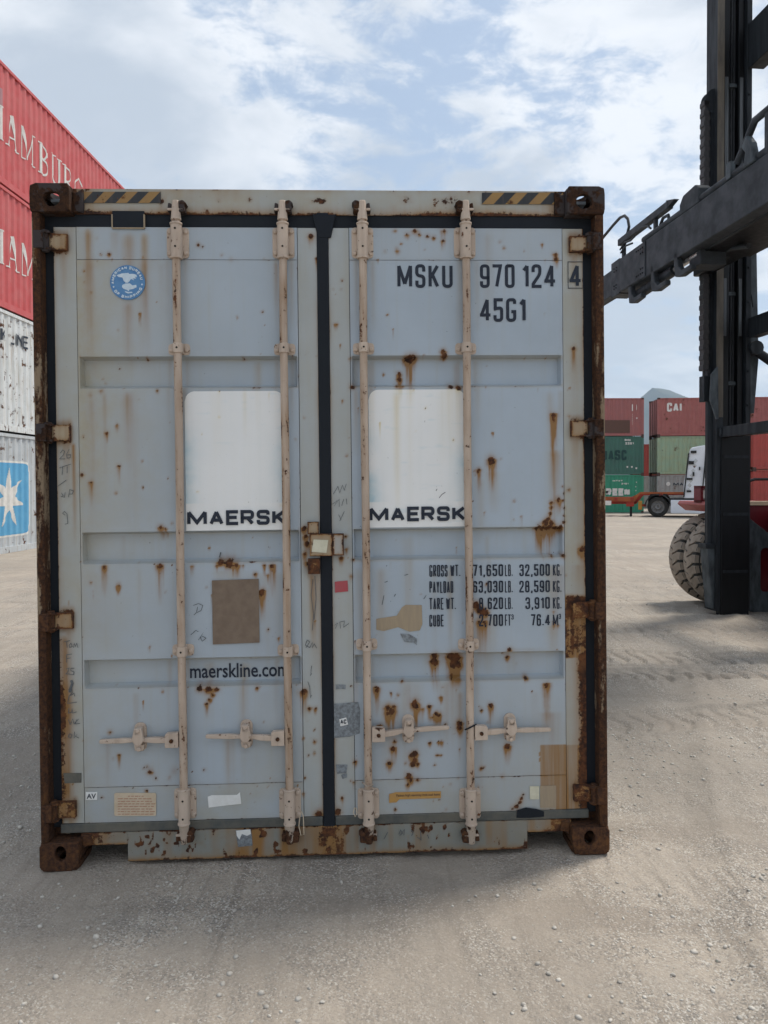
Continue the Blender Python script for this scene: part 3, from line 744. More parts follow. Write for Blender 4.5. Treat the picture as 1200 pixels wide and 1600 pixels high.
doorL = door('door', uL0, uL1, uL2, uL3, 'left door leaf with round blue sticker and brown plate', -1)
doorR = door('door', uR0, uR1, uR2, uR3, 'right door leaf with the serial numbers and weights', 1)

# seals
def seal(name, x0, x1, v0, v1, w0, w1, mat, parent, bev=0.004):
    return MB().box(x0, x1, w0, w1, v0, v1).build(name, mat, parent, bevel=bev)
uPL = D(70.5,720,0.03)[0]; uPR = D(930.5,720,0.03)[0]
seal('door_seal', uL3-0.002, uR0+0.002, D(505,1300)[1], D(505,333)[1], 0.051, 0.075, M['rubber'], doorL)
MB().prism([(D(488,345)[0], vT+0.055), (D(525,345)[0], vT+0.055), (D(517,372)[0], vT-0.045), (D(497,372)[0], vT-0.045)], 1, 0.049, 0.058).build('door_seal', M['rubber'], doorL, bevel=0.003)
seal('door_seal', uPL-0.01, uL0+0.004, vB-0.02, vT+0.05, 0.068, 0.09, M['rubber'], doorL)
seal('door_seal', uR3-0.004, uPR+0.01, vB-0.02, vT+0.05, 0.068, 0.09, M['rubber'], doorR)
hdB = D(500,336,0.06)[1]
seal('door_seal', uPL-0.005, uR0-0.012, vT+0.001, hdB+0.02, 0.066, 0.09, M['rubber'], doorL)
seal('door_seal', uR0+0.012, uPR+0.005, vT+0.001, hdB+0.02, 0.067, 0.091, M['rubber'], doorR)
gutB = D(200,1299,0.055)[1]
seal('door_seal', uL0-0.006, uL3-0.004, gutB, vB-0.001, 0.052, 0.085, M['gutter'], doorL)
seal('door_seal', uR0+0.004, uR3+0.006, gutB, vB-0.001, 0.052, 0.085, M['gutter'], doorR)
# roof-light flap of the seal above the left door
a0, a1 = D(176,350)[0], D(226,350)[0]
MB().box(a0, a1, 0.052, 0.062, vT-0.006, hdB+0.012).build('seal_patch', M['rubber'], doorL, bevel=0.002)
fl = MB()
for x in (a0, a1): fl.box(x-0.0025, x+0.0025, 0.049, 0.06, vT-0.006, hdB-0.004)
fl.box(a0, a1, 0.049, 0.056, vT-0.009, vT-0.004); fl.build('seal_clip', M['tan_patch'], doorL)

# header and sill
hx0, hx1 = D(109,315,0.06)[0], D(885,315,0.06)[0]; hT = D(500,297,0.06)[1]
def ex_head(U, V, R, G, B):
    n = vnoise(U*8, V*8, 80)+0.5; n2 = vnoise(U*45, V*45, 81)+0.5; n3 = vnoise(U*3, V*3, 82)+0.5
    top = np.exp(-(hT-V)/0.012); bot = np.exp(-(V-hdB)/0.018)
    R = np.maximum(R, 0.72*top*n2*(0.3+n)+0.0); R = np.maximum(R, 1.0*bot*(0.35+0.8*n)); G = np.maximum(G, 0.75*bot*(0.5+n)); G = np.maximum(G, 0.5*top*n)
    ends = np.exp(-np.minimum(U-hx0, hx1-U)/0.07); R = np.maximum(R, 1.1*ends*(0.45+0.8*n2)); G = np.maximum(G, ends)
    G = np.maximum(G, 0.6*np.clip(n3-0.62, 0, 1)*3*n); B = np.maximum(B, 0.95*(0.5+0.5*n)); R = np.maximum(R, np.clip(vnoise(U*16, V*20, 84)-0.16, 0, 1)*3.0*n2)
    return R, G, B
hd = sheet('header', lines(hx0, hx1, 0.006), lines(hdB, hT, 0.005), lambda U, V: 0.060-0.006*soft((V-hdB-0.035)/0.02)*0+0.0015*vnoise(U*5, V*9, 83), M['frame_paint'], box, skirt=0.11, extra=ex_head)
sT, sB = gutB-0.001, D(500,1336,0.05)[1]; nT = D(170,1320,0.05)[1]
n0, n1, n2_, n3_ = D(138,1320,.05)[0], D(200,1325,.05)[0], D(824,1310,.05)[0], D(882,1310,.05)[0]
def ex_sill(U, V, R, G, B):
    n = vnoise(U*10, V*10, 85)+0.5; n2 = vnoise(U*50, V*50, 86)+0.5; n3 = 0.5*vnoise(U*5, V*2, 87)+0.5*vnoise(U*26, V*2, 92)+0.5; n4 = 0.6*vnoise(U*38, V*26, 88)+0.4*vnoise(U*90, V*60, 91)+0.5
    bot = np.exp(-(V-V.min())/0.012); top = np.exp(-(V.max()-V)/0.010)
    R = np.maximum(R, 1.15*bot*(0.3+0.8*n)*(0.4+n2)); R = np.maximum(R, 0.85*top*n2*(0.4+n)); R = np.maximum(R, np.clip(n4-0.60, 0, 1)*5.0*(0.3+n))
    G = np.maximum(G, np.clip(n3-0.40, 0, 1)*2.4*(0.4+n)); G = np.maximum(G, 0.8*bot); B = np.maximum(B, 0.7)
    u0 = D(515,1310)[0]; R = np.maximum(R, 0.85*np.exp(-((U-u0)/0.06)**2)*(0.25+0.8*n2)); G = np.maximum(G, 0.9*np.exp(-((U-u0)/0.08)**2))
    ed = np.exp(-np.clip(np.minimum(U-n0, n3_-U), 0, None)/0.08); R = np.maximum(R, 1.0*ed*(0.35+n2)); G = np.maximum(G, 0.8*ed); B = np.maximum(B, 0.6*(0.4+0.6*n))
    return R, G, B
sl = sheet('sill', lines(n1, n2_, 0.006), lines(sB, sT, 0.0055), lambda U, V: 0.050+0.001*vnoise(U*5, V*9, 89), M['sill_paint'], box, skirt=0.12, extra=ex_sill)
for p, r_ in ((n0-0.03, n1-0.001), (n2_+0.001, n3_+0.03)):
    sheet('sill_end', lines(p, r_, 0.006), lines(nT, sT-0.0005, 0.0055), lambda U, V: 0.051+0.001*vnoise(U*5, V*9, 90), M['sill_paint'], sl, skirt=0.12, extra=ex_sill)
MB().box(n0-0.02, n1-0.002, 0.30, 0.32, 0.06, nT+0.03).build('pocket_back', M['dark'], sl)
MB().box(n2_+0.002, n3_+0.02, 0.30, 0.32, 0.06, nT+0.03).build('pocket_back', M['dark'], sl)

# corner castings (hollow, with oval openings) and posts
def loop_pts(poly, c, n):
    out = []
    for i in range(n):
        a = 2*math.pi*(i+0.5)/n; d = (math.cos(a), math.sin(a)); best = None
        for p, q_ in zip(poly, poly[1:]+poly[:1]):
            ex, ey = q_[0]-p[0], q_[1]-p[1]; den_ = d[0]*ey-d[1]*ex
            if abs(den_) < 1e-12: continue
            t = ((p[0]-c[0])*ey-(p[1]-c[1])*ex)/den_; s_ = ((p[0]-c[0])*d[1]-(p[1]-c[1])*d[0])/den_
            if t > 0 and -1e-6 <= s_ <= 1+1e-6 and (best is None or t < best): best = t
        out.append((c[0]+d[0]*best, c[1]+d[1]*best))
    return out
def rrect(x0, x1, y0, y1, r, k=5):
    """rounded rectangle; r = radii (x0y0, x1y0, x1y1, x0y1)"""
    r = (r,)*4 if isinstance(r, (int, float)) else r; P = []
    for (cx, cy, a0), rr in zip(((x0,y0,180),(x1,y0,270),(x1,y1,0),(x0,y1,90)), r):
        sx = 1 if cx == x0 else -1; sy = 1 if cy == y0 else -1
        if rr <= 0: P.append((cx, cy)); continue
        for i in range(k+1):
            a = math.radians(a0+90*i/k); P.append((cx+sx*rr+math.cos(a)*rr, cy+sy*rr+math.sin(a)*rr))
    return P
def oval(c, rx, ry, n): return [(c[0]+rx*math.cos(2*math.pi*(i+0.5)/n), c[1]+ry*math.sin(2*math.pi*(i+0.5)/n)) for i in range(n)]
def casting(parent, su, top, w0, dirw, mat, res=28):
    mb = MB(); A, Bh, Wd, T = 0.164, 0.120, 0.178, 0.028
    U = lambda a: su*(1.219-a); Vv = (lambda b: 2.896-b) if top else (lambda b: b); Wf = lambda w: w0+dirw*w
    ch = 0.006 if top else 0.034
    outer = rrect(0, A, 0, Bh, (0.020, ch, 0.004, 0.004))
    if not top:
        outer = [p for p in rrect(0, A, 0, Bh, (0.022, 0, 0.004, 0.004))]
        outer = [p for p in outer if not (p[0] > A-1e-6 and p[1] < 1e-6)]
        k = [i for i, p in enumerate(outer) if p[0] < 0.03 and p[1] < 1e-6][-1]
        outer[k+1:k+1] = [(A-0.030, 0.0), (A-0.010, 0.020), (A, 0.040)]
    hc = (0.091, 0.066) if top else (0.088, 0.074)
    hr = (0.034, 0.031) if top else (0.024, 0.032)
    mb.ring_plate(loop_pts(outer, hc, res), oval(hc, hr[0], hr[1], res), lambda p, t: (U(p[0]), Wf(t), Vv(p[1])), 0, T)
    hs = (0.102, 0.062)
    mb.ring_plate(loop_pts(rrect(0.003, Wd-0.001, 0.002, Bh-0.002, 0.012), hs, res), oval(hs, 0.042, 0.031, res), lambda p, t: (U(t), Wf(p[0]), Vv(p[1])), 0.0015, T)
    ht = (0.092, 0.100)
    mb.ring_plate(loop_pts(rrect(0.004, A-0.004, 0.004, Wd-0.002, 0.008), ht, res), oval(ht, 0.036, 0.058, res), lambda p, t: (U(p[0]), Wf(p[1]), Vv(t)), 0.0015, T)
    def bx(a0, a1, w_0, w_1, b0, b1): mb.box(U(a0), U(a1), Wf(w_0), Wf(w_1), Vv(b0), Vv(b1))
    bx(A-0.020, A-0.001, T-0.002, Wd, 0.030 if top else 0.042, Bh-0.001); bx(0.004, A-0.004, Wd-0.014, Wd+0.001, 0.006, Bh-0.003)
    bx(0.004, A-0.003, T-0.003, Wd-0.003, Bh-0.024, Bh-0.0015)
    return mb.build('corner_casting', mat, parent, smooth=30, bevel=0.003)
for su in (-1, 1):
    casting(box, su, True, 0.0, 1, M['rust_dark']); casting(box, su, False, 0.0, 1, M['rust'])
    casting(box, su, True, 12.192, -1, M['rust'], 12); casting(box, su, False, 12.192, -1, M['rust'], 12)
for su, u1, hs in ((-1, uPL, HINGE_L), (1, uPR, HINGE_R)):
    po = MB(); o0 = su*1.2135
    po.prism([(o0, 0.006), (o0-su*0.010, 0.002), (u1+su*0.010, 0.004), (u1, 0.010), (u1, 0.085), (u1-su*0.06, 0.085), (u1-su*0.06, 0.14), (o0, 0.14)], 2, 0.121, 2.775)
    po.build('corner_post', M['rust_post'], box, bevel=0.003)
    # weld gussets next to the castings
    MB().prism([(su*1.057, 2.786), (su*1.057, 2.880), (su*1.040, 2.872), (su*1.012, hT-0.004), (su*1.012, hdB+0.004)], 1, 0.040, 0.10).build('weld_gusset', M['rust_dark'], box, bevel=0.006)
    MB().prism([(su*1.057, 0.070), (su*1.057, sT), (su*1.020, sT-0.006), (su*1.010, nT+0.004), (su*1.035, 0.085)], 1, 0.040, 0.10).build('weld_gusset', M['rust'], box, bevel=0.006)

# hinges
def hinge(su, py, heavy):
    c0 = D(100 if su < 0 else 905, py)[1]; edge = uL0 if su < 0 else uR3; blade = edge - su*0.062
    knuckle = su*1.2105
    us = lines(min(blade, knuckle-su*0.040), max(blade, knuckle-su*0.040), 0.005); v0, v1 = c0-0.034, c0+0.034
    vs_ = lines(v0, v1, 0.005)
    def ex(U, V, R, G, B):
        n = vnoise(U*40, V*40, 93+int(py))+0.5; n2 = vnoise(U*14, V*14, 94+int(py))+0.5
        e = edges(U, V, us[0]-0.0, us[-1]+0.0, v0, v1, 0.008); kn = np.exp(-((U-edge)/0.010)**2)
        R = np.maximum(R*0, (0.95*e+0.55*kn)*(0.45+0.8*n)); R = np.maximum(R, heavy*(0.3+0.6*n2+0.3*n)); G = np.clip(0.35*n2+0.6*e+heavy*0.6, 0, 1); B = 0.35*n2
        return R, G, B
    h = sheet('hinge', us, vs_, lambda U, V: 0.040-0.010*np.exp(-((U-edge)/0.012)**2)+0.004*np.clip(np.abs(V-c0)-0.028, 0, 1)*100*0.02, M['hinge'], box, skirt=0.02, extra=ex)
    k = MB()
    k.tube([(edge+su*0.024, 0.030, v0-0.012), (edge+su*0.024, 0.030, v1+0.012)], 0.0155, 12)
    k.box(knuckle-su*0.045, knuckle-su*0.004, -0.003, 0.03, v0-0.003, v1+0.003)
    k.box(min(knuckle, edge), max(knuckle, edge), 0.012, 0.034, v1-0.006, v1+0.005); k.box(min(knuckle, edge), max(knuckle, edge), 0.012, 0.034, v0-0.005, v0+0.006)
    k.build('hinge_lug', M['rust_dark'] if py < 800 else M['rust'], h, bevel=0.003)
for i, py in enumerate(HINGE_L): hinge(-1, py, (0.12, 0.0, 0.22, 0.7)[i])
for i, py in enumerate(HINGE_R): hinge(1, py, (0.0, 0.05, 0.85, 0.8)[i])

# locking bars
BARS = [((276,470),(281,800),(287,1200),-1,1156), ((443.5,470),(447.5,800),(450.5,1200),-1,1153), ((567.5,470),(571,800),(575.5,1200),1,1148), ((729.5,470),(731.5,800),(735,1200),1,1145)]
RW = 0.022
def bracket_mb(u, v0, v1, wide, nb, dep, sl_r, holes):
    mb = MB(); vc = (v0+v1)/2; hh = (v1-v0)/2
    mb.prism([(u+x, vc+z) for x, z in rrect(-wide, wide, -hh, hh, 0.014, 3)], 1, dep-0.007, dep+0.004)
    mb.tube([(u, RW, v0-0.006 if nb > 2 else v0+0.004), (u, RW, v1+0.006 if nb > 2 else v1-0.004)], sl_r, 16)
    mb.box(u-sl_r*0.98, u+sl_r*0.98, RW, dep, v0+0.003, v1-0.003)
    if nb > 2:
        mb.tube([(u, RW, v0-0.012), (u, RW, v0-0.004)], sl_r+0.003, 16); mb.tube([(u, RW, v1+0.002), (u, RW, v1+0.010)], sl_r+0.003, 16)
        pos = [(sx*(wide-0.013), sz*(hh-0.019)) for sx in (-1, 1) for sz in (-1, 1)]
    else: pos = [(sx*(wide-0.013), -0.004) for sx in (-1, 1)]
    for bx_, bz in pos:
        mb.tube([(u+bx_, dep-0.004, vc+bz), (u+bx_, dep-0.012, vc+bz), (u+bx_, dep-0.0155, vc+bz)], 0.01, 10, rads=[0.0105, 0.0105, 0.006])
    return mb
for bi, (pa, pb, pc, hs, hy) in enumerate(BARS):
    u = (D(*pa, RW)[0]+D(*pb, RW)[0]+D(*pc, RW)[0])/3
    def V_(y): return D(pb[0], y, RW)[1]
    n = 60; z0, z1 = V_(1296), V_(334)
    pts = [(u+0.0012*math.sin(i*0.21+bi), RW, z0+(z1-z0)*i/n) for i in range(n+1)]
    mb = MB().tube(pts, 0.0172, 14)
    bv = np.array(mb.v); nn = vnoise(bv[:,2]*9+bi*7, bv[:,0]*60, 101)+0.5; n3 = vnoise(bv[:,2]*40+bi*3, bv[:,0]*200, 102)+0.5
    pink = (0.25, 0.75, 0.45, 0.2)[bi]
    mb.w = np.stack([np.clip(nn*n3*1.1-0.12, 0, 0.62), np.clip(pink*nn*0.45, 0, 1), np.clip(nn*0.6, 0, 1), nn*0+1], -1)
    bar = mb.build('locking_bar', M['tan'], box, smooth=60)
    top = bracket_mb(u, V_(400), V_(352), 0.047, 4, DW, 0.0235, 1); top.build('bar_bracket', M['tan'], bar, smooth=35, bevel=0.0015)
    holes = []
    for y in (359, 387): holes.append(MB().tube([(u, RW-0.0245, V_(y)), (u, RW-0.022, V_(y))], 0.0045, 8))
    bot = bracket_mb(u, V_(1284), V_(1236), 0.047, 4, DW, 0.0235, 1); bot.build('bar_bracket', M['tan'], bar, smooth=35, bevel=0.0015)
    for y in (1249, 1277): holes.append(MB().tube([(u, RW-0.0245, V_(y)), (u, RW-0.022, V_(y))], 0.0045, 8))
    for y in ((544, 1018) if bi < 2 else (543, 1009)):
        g = bracket_mb(u, V_(y+9), V_(y-9), 0.046, 2, DW, 0.0215, 0); g.build('bar_guide', M['tan'], bar, smooth=35, bevel=0.0015)
        holes.append(MB().tube([(u, RW-0.0225, V_(y)), (u, RW-0.020, V_(y))], 0.0045, 8))
    for h_ in holes: h_.build('grease_hole', M['dark'], bar)
    # cams hooked into keepers on header and sill
    for yc, sg in ((324, 1), (1308, -1)):
        vc = V_(yc); cm = MB()
        cm.tube([(u, RW, vc-sg*0.055), (u, RW, vc-sg*0.018), (u, RW, vc+sg*0.028)], 0.018, 12, rads=[0.0225, 0.019, 0.015])
        cm.box(u-0.034, u+0.034, RW-0.012, RW+0.016, vc-sg*0.016, vc-sg*0.006)
        cm.box(u-0.012, u+0.010, RW-0.016, RW+0.02, vc-0.022, vc+0.026)
        cm.prism([(u+x*hs, vc+z) for x, z in ((-0.034,-0.012),(-0.012,-0.014),(-0.012,0.012),(-0.028,0.018))], 1, RW-0.010, RW+0.02)
        cm.build('locking_cam', M['rust_cam'] if sg < 0 else M['tan'], bar, bevel=0.003)
        kp = MB(); s2 = -hs
        kp.prism([(u+s2*x, vc+z) for x, z in ((0.012,-0.024),(0.040,-0.020),(0.036,0.004),(0.046,0.016),(0.030,0.030),(0.012,0.024))], 1, RW-0.012, DW+0.004)
        kp.prism([(u-s2*x, vc+z) for x, z in ((0.016,-0.018),(0.036,-0.018),(0.032,0.020),(0.018,0.016))], 1, RW-0.006, DW+0.004)
        kp.build('cam_keeper', M['rust_dark'] if sg > 0 else M['rust'], bar, bevel=0.005)
    # handle with hub and retainer
    vh = V_(hy); hub = MB(); cx = u+hs*0.046*(1)
    hub.prism([(cx+x*hs, vh+z) for x, z in ((-0.028,-0.030),(0.026,-0.030),(0.028,-0.026),(0.028,0.024),(0.020,0.032),(-0.028,0.034))], 1, RW-0.014, RW+0.012)
    MB().tube([(cx, RW-0.013, vh), (cx, RW-0.021, vh)], 0.0085, 8).build('hub_bolt', M['rust'], bar)
    hub.build('handle_hub', M['tan'], bar, bevel=0.002)
    tip = D({0:155,1:321,2:702,3:861}[bi], {0:1159,1:1151,2:1137,3:1140}[bi], RW); ret = D({0:219,1:385,2:638,3:797}[bi], {0:1152,1:1147,2:1139,3:1137}[bi], 0.045)
    hp0 = (cx+hs*0.026, vh); mid_ = (ret[0], (hp0[1]+tip[1])/2+0.003)
    ar = MB(); prof = [(hp0, 0.017, 0.012), ((hp0[0]*0.6+mid_[0]*0.4, hp0[1]*0.6+mid_[1]*0.4), 0.019, 0.010), ((mid_[0]-hs*0.02, mid_[1]), 0.012, 0.011), ((mid_[0]+hs*0.02, mid_[1]), 0.011, 0.011), ((mid_[0]*0.6+tip[0]*0.4, mid_[1]*0.5+tip[1]*0.5), 0.0165, 0.008), ((tip[0]-hs*0.006, tip[1]), 0.0125, 0.008), (tip, 0.008, 0.006)]
    vs, fs = [], []
    for (p, hh, th) in prof:
        hh *= 0.66; vs += [(p[0], RW+0.004-th, p[1]-hh), (p[0], RW+0.004+th, p[1]-hh), (p[0], RW+0.004+th, p[1]+hh), (p[0], RW+0.004-th, p[1]+hh)]
    for i in range(len(prof)-1):
        for j in range(4): fs.append((i*4+j, i*4+(j+1) % 4, (i+1)*4+(j+1) % 4, (i+1)*4+j))
    fs += [(0,1,2,3), tuple(len(vs)-4+j for j in (3,2,1,0))]
    ar.add(vs, fs); ar.build('handle', M['tan'], bar, bevel=0.003)
    rt = MB()
    rt.prism([(ret[0]+x, ret[1]+z) for x, z in rrect(-0.026, 0.026, -0.062, 0.062, 0.025, 5)], 1, DW-0.010, DW+0.003)
    rt.prism([(ret[0]+x, ret[1]+z) for x, z in ((-0.015,0.05),(0.015,0.05),(0.026,-0.002),(0.010,-0.024),(-0.010,-0.024),(-0.026,-0.002))], 1, RW-0.018, RW-0.006)
    rt.box(ret[0]-0.014, ret[0]+0.014, RW-0.018, DW-0.004, ret[1]+0.02, ret[1]+0.048)
    rt.prism([(ret[0]+x, ret[1]+z) for x, z in ((-0.022,-0.026),(0.022,-0.026),(0.018,-0.052),(-0.018,-0.052))], 1, RW+0.004, DW-0.004)
    for z in (0.040, -0.044): rt.tube([(ret[0], RW-0.01 if z > 0 else RW+0.004, ret[1]+z), (ret[0], RW-0.022 if z > 0 else RW-0.006, ret[1]+z)], 0.0095, 10)
    rt.build('handle_retainer', M['tan'], bar, bevel=0.003)

# centre lock box, seal label, seals of wire
def edge_plate(name, x0, x1, z0, z1, w, skirt, mat, parent, heavy, seed):
    def ex(U, V, R, G, B):
        n = vnoise(U*40, V*40, seed)+0.5; n2 = vnoise(U*14, V*14, seed+1)+0.5; e = edges(U, V, x0, x1, z0, z1, 0.007)
        return np.maximum(R*0, 1.0*e*(0.45+0.8*n))+heavy*(0.3+0.7*n2), np.clip(0.3*n2+0.7*e+heavy*0.6, 0, 1), 0.4*n2
    return sheet(name, lines(x0, x1, 0.005), lines(z0, z1, 0.005), lambda U, V: np.full_like(U, w)+0.001*vnoise(U*20, V*20, seed+2), M[mat], parent, skirt=skirt, extra=ex)
a_, b_ = D(484,869,0.02), D(519,834,0.02); edge_plate('lock_box', a_[0], b_[0], a_[1], b_[1], 0.020, 0.036, 'hinge', doorL, 0.0, 201)
a_, b_ = D(520,868,0.02), D(537,834,0.02); edge_plate('lock_cover', a_[0], b_[0], a_[1], b_[1], 0.018, 0.036, 'frame_paint', doorR, 0.0, 211)
a_, b_ = D(481,834), D(498,815); edge_plate('lock_lug', a_[0], b_[0], a_[1], b_[1], 0.036, 0.02, 'hinge', doorL, 0.1, 221)
a_, b_ = D(482,896), D(500,872); edge_plate('lock_lug', a_[0], b_[0], a_[1], b_[1], 0.030, 0.026, 'hinge', doorL, 0.75, 231)

# body of the grey container
def corr_profile(L, y0, period=0.278, dep=0.036, inset=0.0):
    """trapezoid profile points (along, depth) over a length"""
    n = max(1, int(round((L-0.02)/period))); p = L/n; P = []
    for i in range(n):
        a = y0+i*p
        P += [(a, 0), (a+p*0.26, 0), (a+p*0.5, dep), (a+p*0.76, dep)]
    P.append((y0+L, 0)); return P
def corr_depth(x, L, y0, period=0.278, dep=0.036):
    n = max(1, int(round((L-0.02)/period))); p = L/n; t = ((x-y0) % p)/p
    if t < 0.26: return 0.0
    if t < 0.5: return dep*(t-0.26)/0.24
    if t < 0.76: return dep
    return dep*(1-(t-0.76)/0.24)
def corr_wall(prof, z0, z1, fmap):
    mb = MB(); k = len(prof); vs = [fmap(a, d, z0) for a, d in prof]+[fmap(a, d, z1) for a, d in prof]
    mb.add(vs, [(i, i+1, k+i+1, k+i) for i in range(k-1)]); return mb
pr = corr_profile(11.7, 0.25)
for su in (-1, 1):
    corr_wall(pr, 0.20, 2.80, lambda a, d, z: (su*(1.19-d), a, z)).build('side_wall', M['paint'], box)
    MB().box(su*1.15, su*1.205, 0.178, 12.01, 2.795, 2.86).build('top_rail', M['frame_paint'], box)
    MB().box(su*1.13, su*1.205, 0.178, 12.01, 0.05, 0.205).build('bottom_rail', M['frame_paint'], box)
MB().box(-1.16, 1.16, 0.08, 12.1, 2.845, 2.858).build('roof', M['paint'], box)
MB().box(-1.14, 1.14, 0.17, 12.1, 0.15, 0.20).build('floor', M['dark'], box)
MB().box(-1.1, 1.1, 0.115, 0.12, 0.21, 2.78).build('door_backing', M['dark'], box)
corr_wall(corr_profile(2.2, -1.1), 0.15, 2.82, lambda a, d, z: (a, 12.14-d, z)).build('end_wall', M['paint'], box)
for i in range(8):
    MB().box(-1.13, 1.13, 0.5+i*1.5, 0.56+i*1.5, 0.03, 0.15).build('cross_member', M['dark'], box)

# ------------------------------------------------------------------ markings on the doors
def uv(px, py, w=DW): return D(px, py, w)
TW = DW-0.0035
def on_door(w=TW): return lambda x, y, k: (x, w-0.0003*k, y)
def door_text(name, txt, x0, x1, yb, yt, sw, parent, w=TW, mat='ink', gap=0.22, rnd=0.45, bolds=None):
    a = uv(x0, yb, w); b = uv(x1, yt, w)
    c0 = uv((x0+x1)/2, yb, w)[1]; c1 = uv((x0+x1)/2, yt, w)[1]
    return text_mesh(txt, a[0], b[0], c0, c1, sw/PXM, gap, on_door(w), rnd).build(name, M[mat], parent, fix=False)
W1 = DW-0.0045
door_text('lettering', 'MSKU', 621, 707, 450, 413, 5.1, doorR, gap=0.30)
door_text('lettering', '970', 750, 804, 450, 413, 5.1, doorR, gap=0.28)
door_text('lettering', '124', 816, 867, 450, 413, 5.1, doorR, gap=0.28)
door_text('lettering', '45G1', 750, 821, 503, 466, 5.1, doorR, gap=0.28)
door_text('lettering', '4', 890, 907, 449, 413, 5.2, doorR)
fr = MB(); (a0_, b0_), (a1_, b1_) = uv(887,451), uv(911,409)
for e0, e1, f0, f1 in ((a0_, a1_, b0_, b0_+.003), (a0_, a1_, b1_-.003, b1_), (a0_, a0_+.003, b0_+.003, b1_-.003), (a1_-.003, a1_, b0_+.003, b1_-.003)):
    fr.add([(e0, TW, f0), (e1, TW, f0), (e1, TW, f1), (e0, TW, f1)], [(0,1,2,3)])
fr.build('check_digit_frame', M['ink'], doorR, fix=False)
for k, (lab, n_lb, u1_, n_kg, u2_) in enumerate((('GROSS WT.', '71,650', 'LB.', '32,500', 'KG.'), ('PAYLOAD', '63,030', 'LB.', '28,590', 'KG.'), ('TARE WT.', '8,620', 'LB.', '3,910', 'KG.'), ('CUBE', '2,700', 'FT', '76.4', 'M'))):
    yb = (901, 926.5, 952.5, 979)[k]; yt = yb-18.5
    door_text('weights_lettering', lab, 671, (719, 708, 712, 693)[k], yb, yt, 1.9, doorR, gap=0.30)
    door_text('weights_lettering', n_lb, (739, 739, 748.5, 748.5)[k], 786, yb-0.5, yt-0.5, 2.6, doorR, gap=0.26)
    door_text('weights_lettering', u1_, 789, (801, 801, 801, 798)[k], yb-0.7, yt-0.5, 1.7, doorR, gap=0.3)
    door_text('weights_lettering', n_kg, (811.5, 811.5, 821, 830)[k], (859, 859, 859, 859)[k], yb-1, yt-1, 2.6, doorR, gap=0.26)
    door_text('weights_lettering', u2_, 864, (877, 877, 877, 872)[k], yb-1.2, yt-1, 1.7, doorR, gap=0.3)
door_text('weights_lettering', '3', 799, 802.5, 968, 960, 1.2, doorR); door_text('weights_lettering', '3', 873, 876.5, 967, 959, 1.2, doorR)

def white_panel(x0, x1, y0, y1, ysplit, parent):
    (a, v1), (b, _) = uv(x0, y0, W1), uv(x1, y0, W1); vs_ = uv((x0+x1)/2, ysplit, W1)[1]; v1 = uv((x0+x1)/2, y0, W1)[1]; v0 = uv((x0+x1)/2, y1, W1)[1]
    r = 0.045
    def ex(U, V, R, G, B):
        ins = np.minimum(U-a, b-U); n = vnoise(U*14, V*7, 120)+0.5; n2 = vnoise(U*50, V*50, 121)+0.5
        up = (V > vs_)*1.0
        B = np.clip(up*1.7*np.exp(-ins/0.034)*np.clip(n*1.3-0.1, 0, 1)*(0.6+0.6*n2)*soft((v1-0.10-V)/0.25), 0, 0.9)
        cor = np.exp(-(np.abs(np.hypot(np.clip(r-ins, 0, None), np.clip(r-(V-vs_), 0, None))-r)/0.003)**2)*up*((ins < r)*1.0)*((V-vs_) < r); B = np.maximum(B, 0.42*cor)
        sc = np.clip(0.6*vnoise(U*26, V*150, 122)+0.4*vnoise(U*9, V*60, 123)-0.22, 0, 1)*2.2*(vnoise(U*3, V*3, 124)+0.55)
        return np.maximum(R*0.9, 0.0), np.clip(G*0.75+0.05, 0, 1), np.maximum(B, np.clip(sc, 0, 0.5))
    us = lines(a, b, 0.006); vs2 = lines(v0, v1, 0.006)
    U, V = np.meshgrid(us, vs2)
    o = sheet('white_panel', us, vs2, lambda U, V: np.full_like(U, W1+0.0012)+0.002*0, M['white'], parent, skirt=0, extra=ex)
    # round the two top corners
    me = o.data; co = np.empty(len(me.vertices)*3, np.float32); me.vertices.foreach_get('co', co); co = co.reshape(-1, 3)
    for sgn, ux in ((1, a), (-1, b)):
        dx = (co[:,0]-ux)*sgn; m = dx < r
        lim = v1-r+np.sqrt(np.clip(r*r-(r-np.clip(dx, 0, r))**2, 0, None))
        co[:,2] = np.where(m & (co[:,2] > lim), lim, co[:,2])
    me.vertices.foreach_set('co', co.ravel()); me.update()
    return o
wpL = white_panel(288, 444, 611, 828.5, 787, doorL); wpR = white_panel(575.5, 727, 608.5, 823.5, 783, doorR)
door_text('lettering', 'MAERSK', 292.5, 446.5, 820.5, 797, 5.3, doorL, w=W1-0.002, gap=0.15, rnd=0.28)
door_text('lettering', 'MAERSK', 577, 727, 814.5, 791.5, 5.3, doorR, w=W1-0.002, gap=0.15, rnd=0.28)
gw = DW+GDEP-0.004
(a, b), (c_, d_) = uv(297,1060,gw), uv(451,1036,gw)
font_mesh('maerskline.com', a, c_, b, D(370,1036,gw)[1], on_door(gw), 0.014).build('lettering', M['ink'], doorL, fix=False)

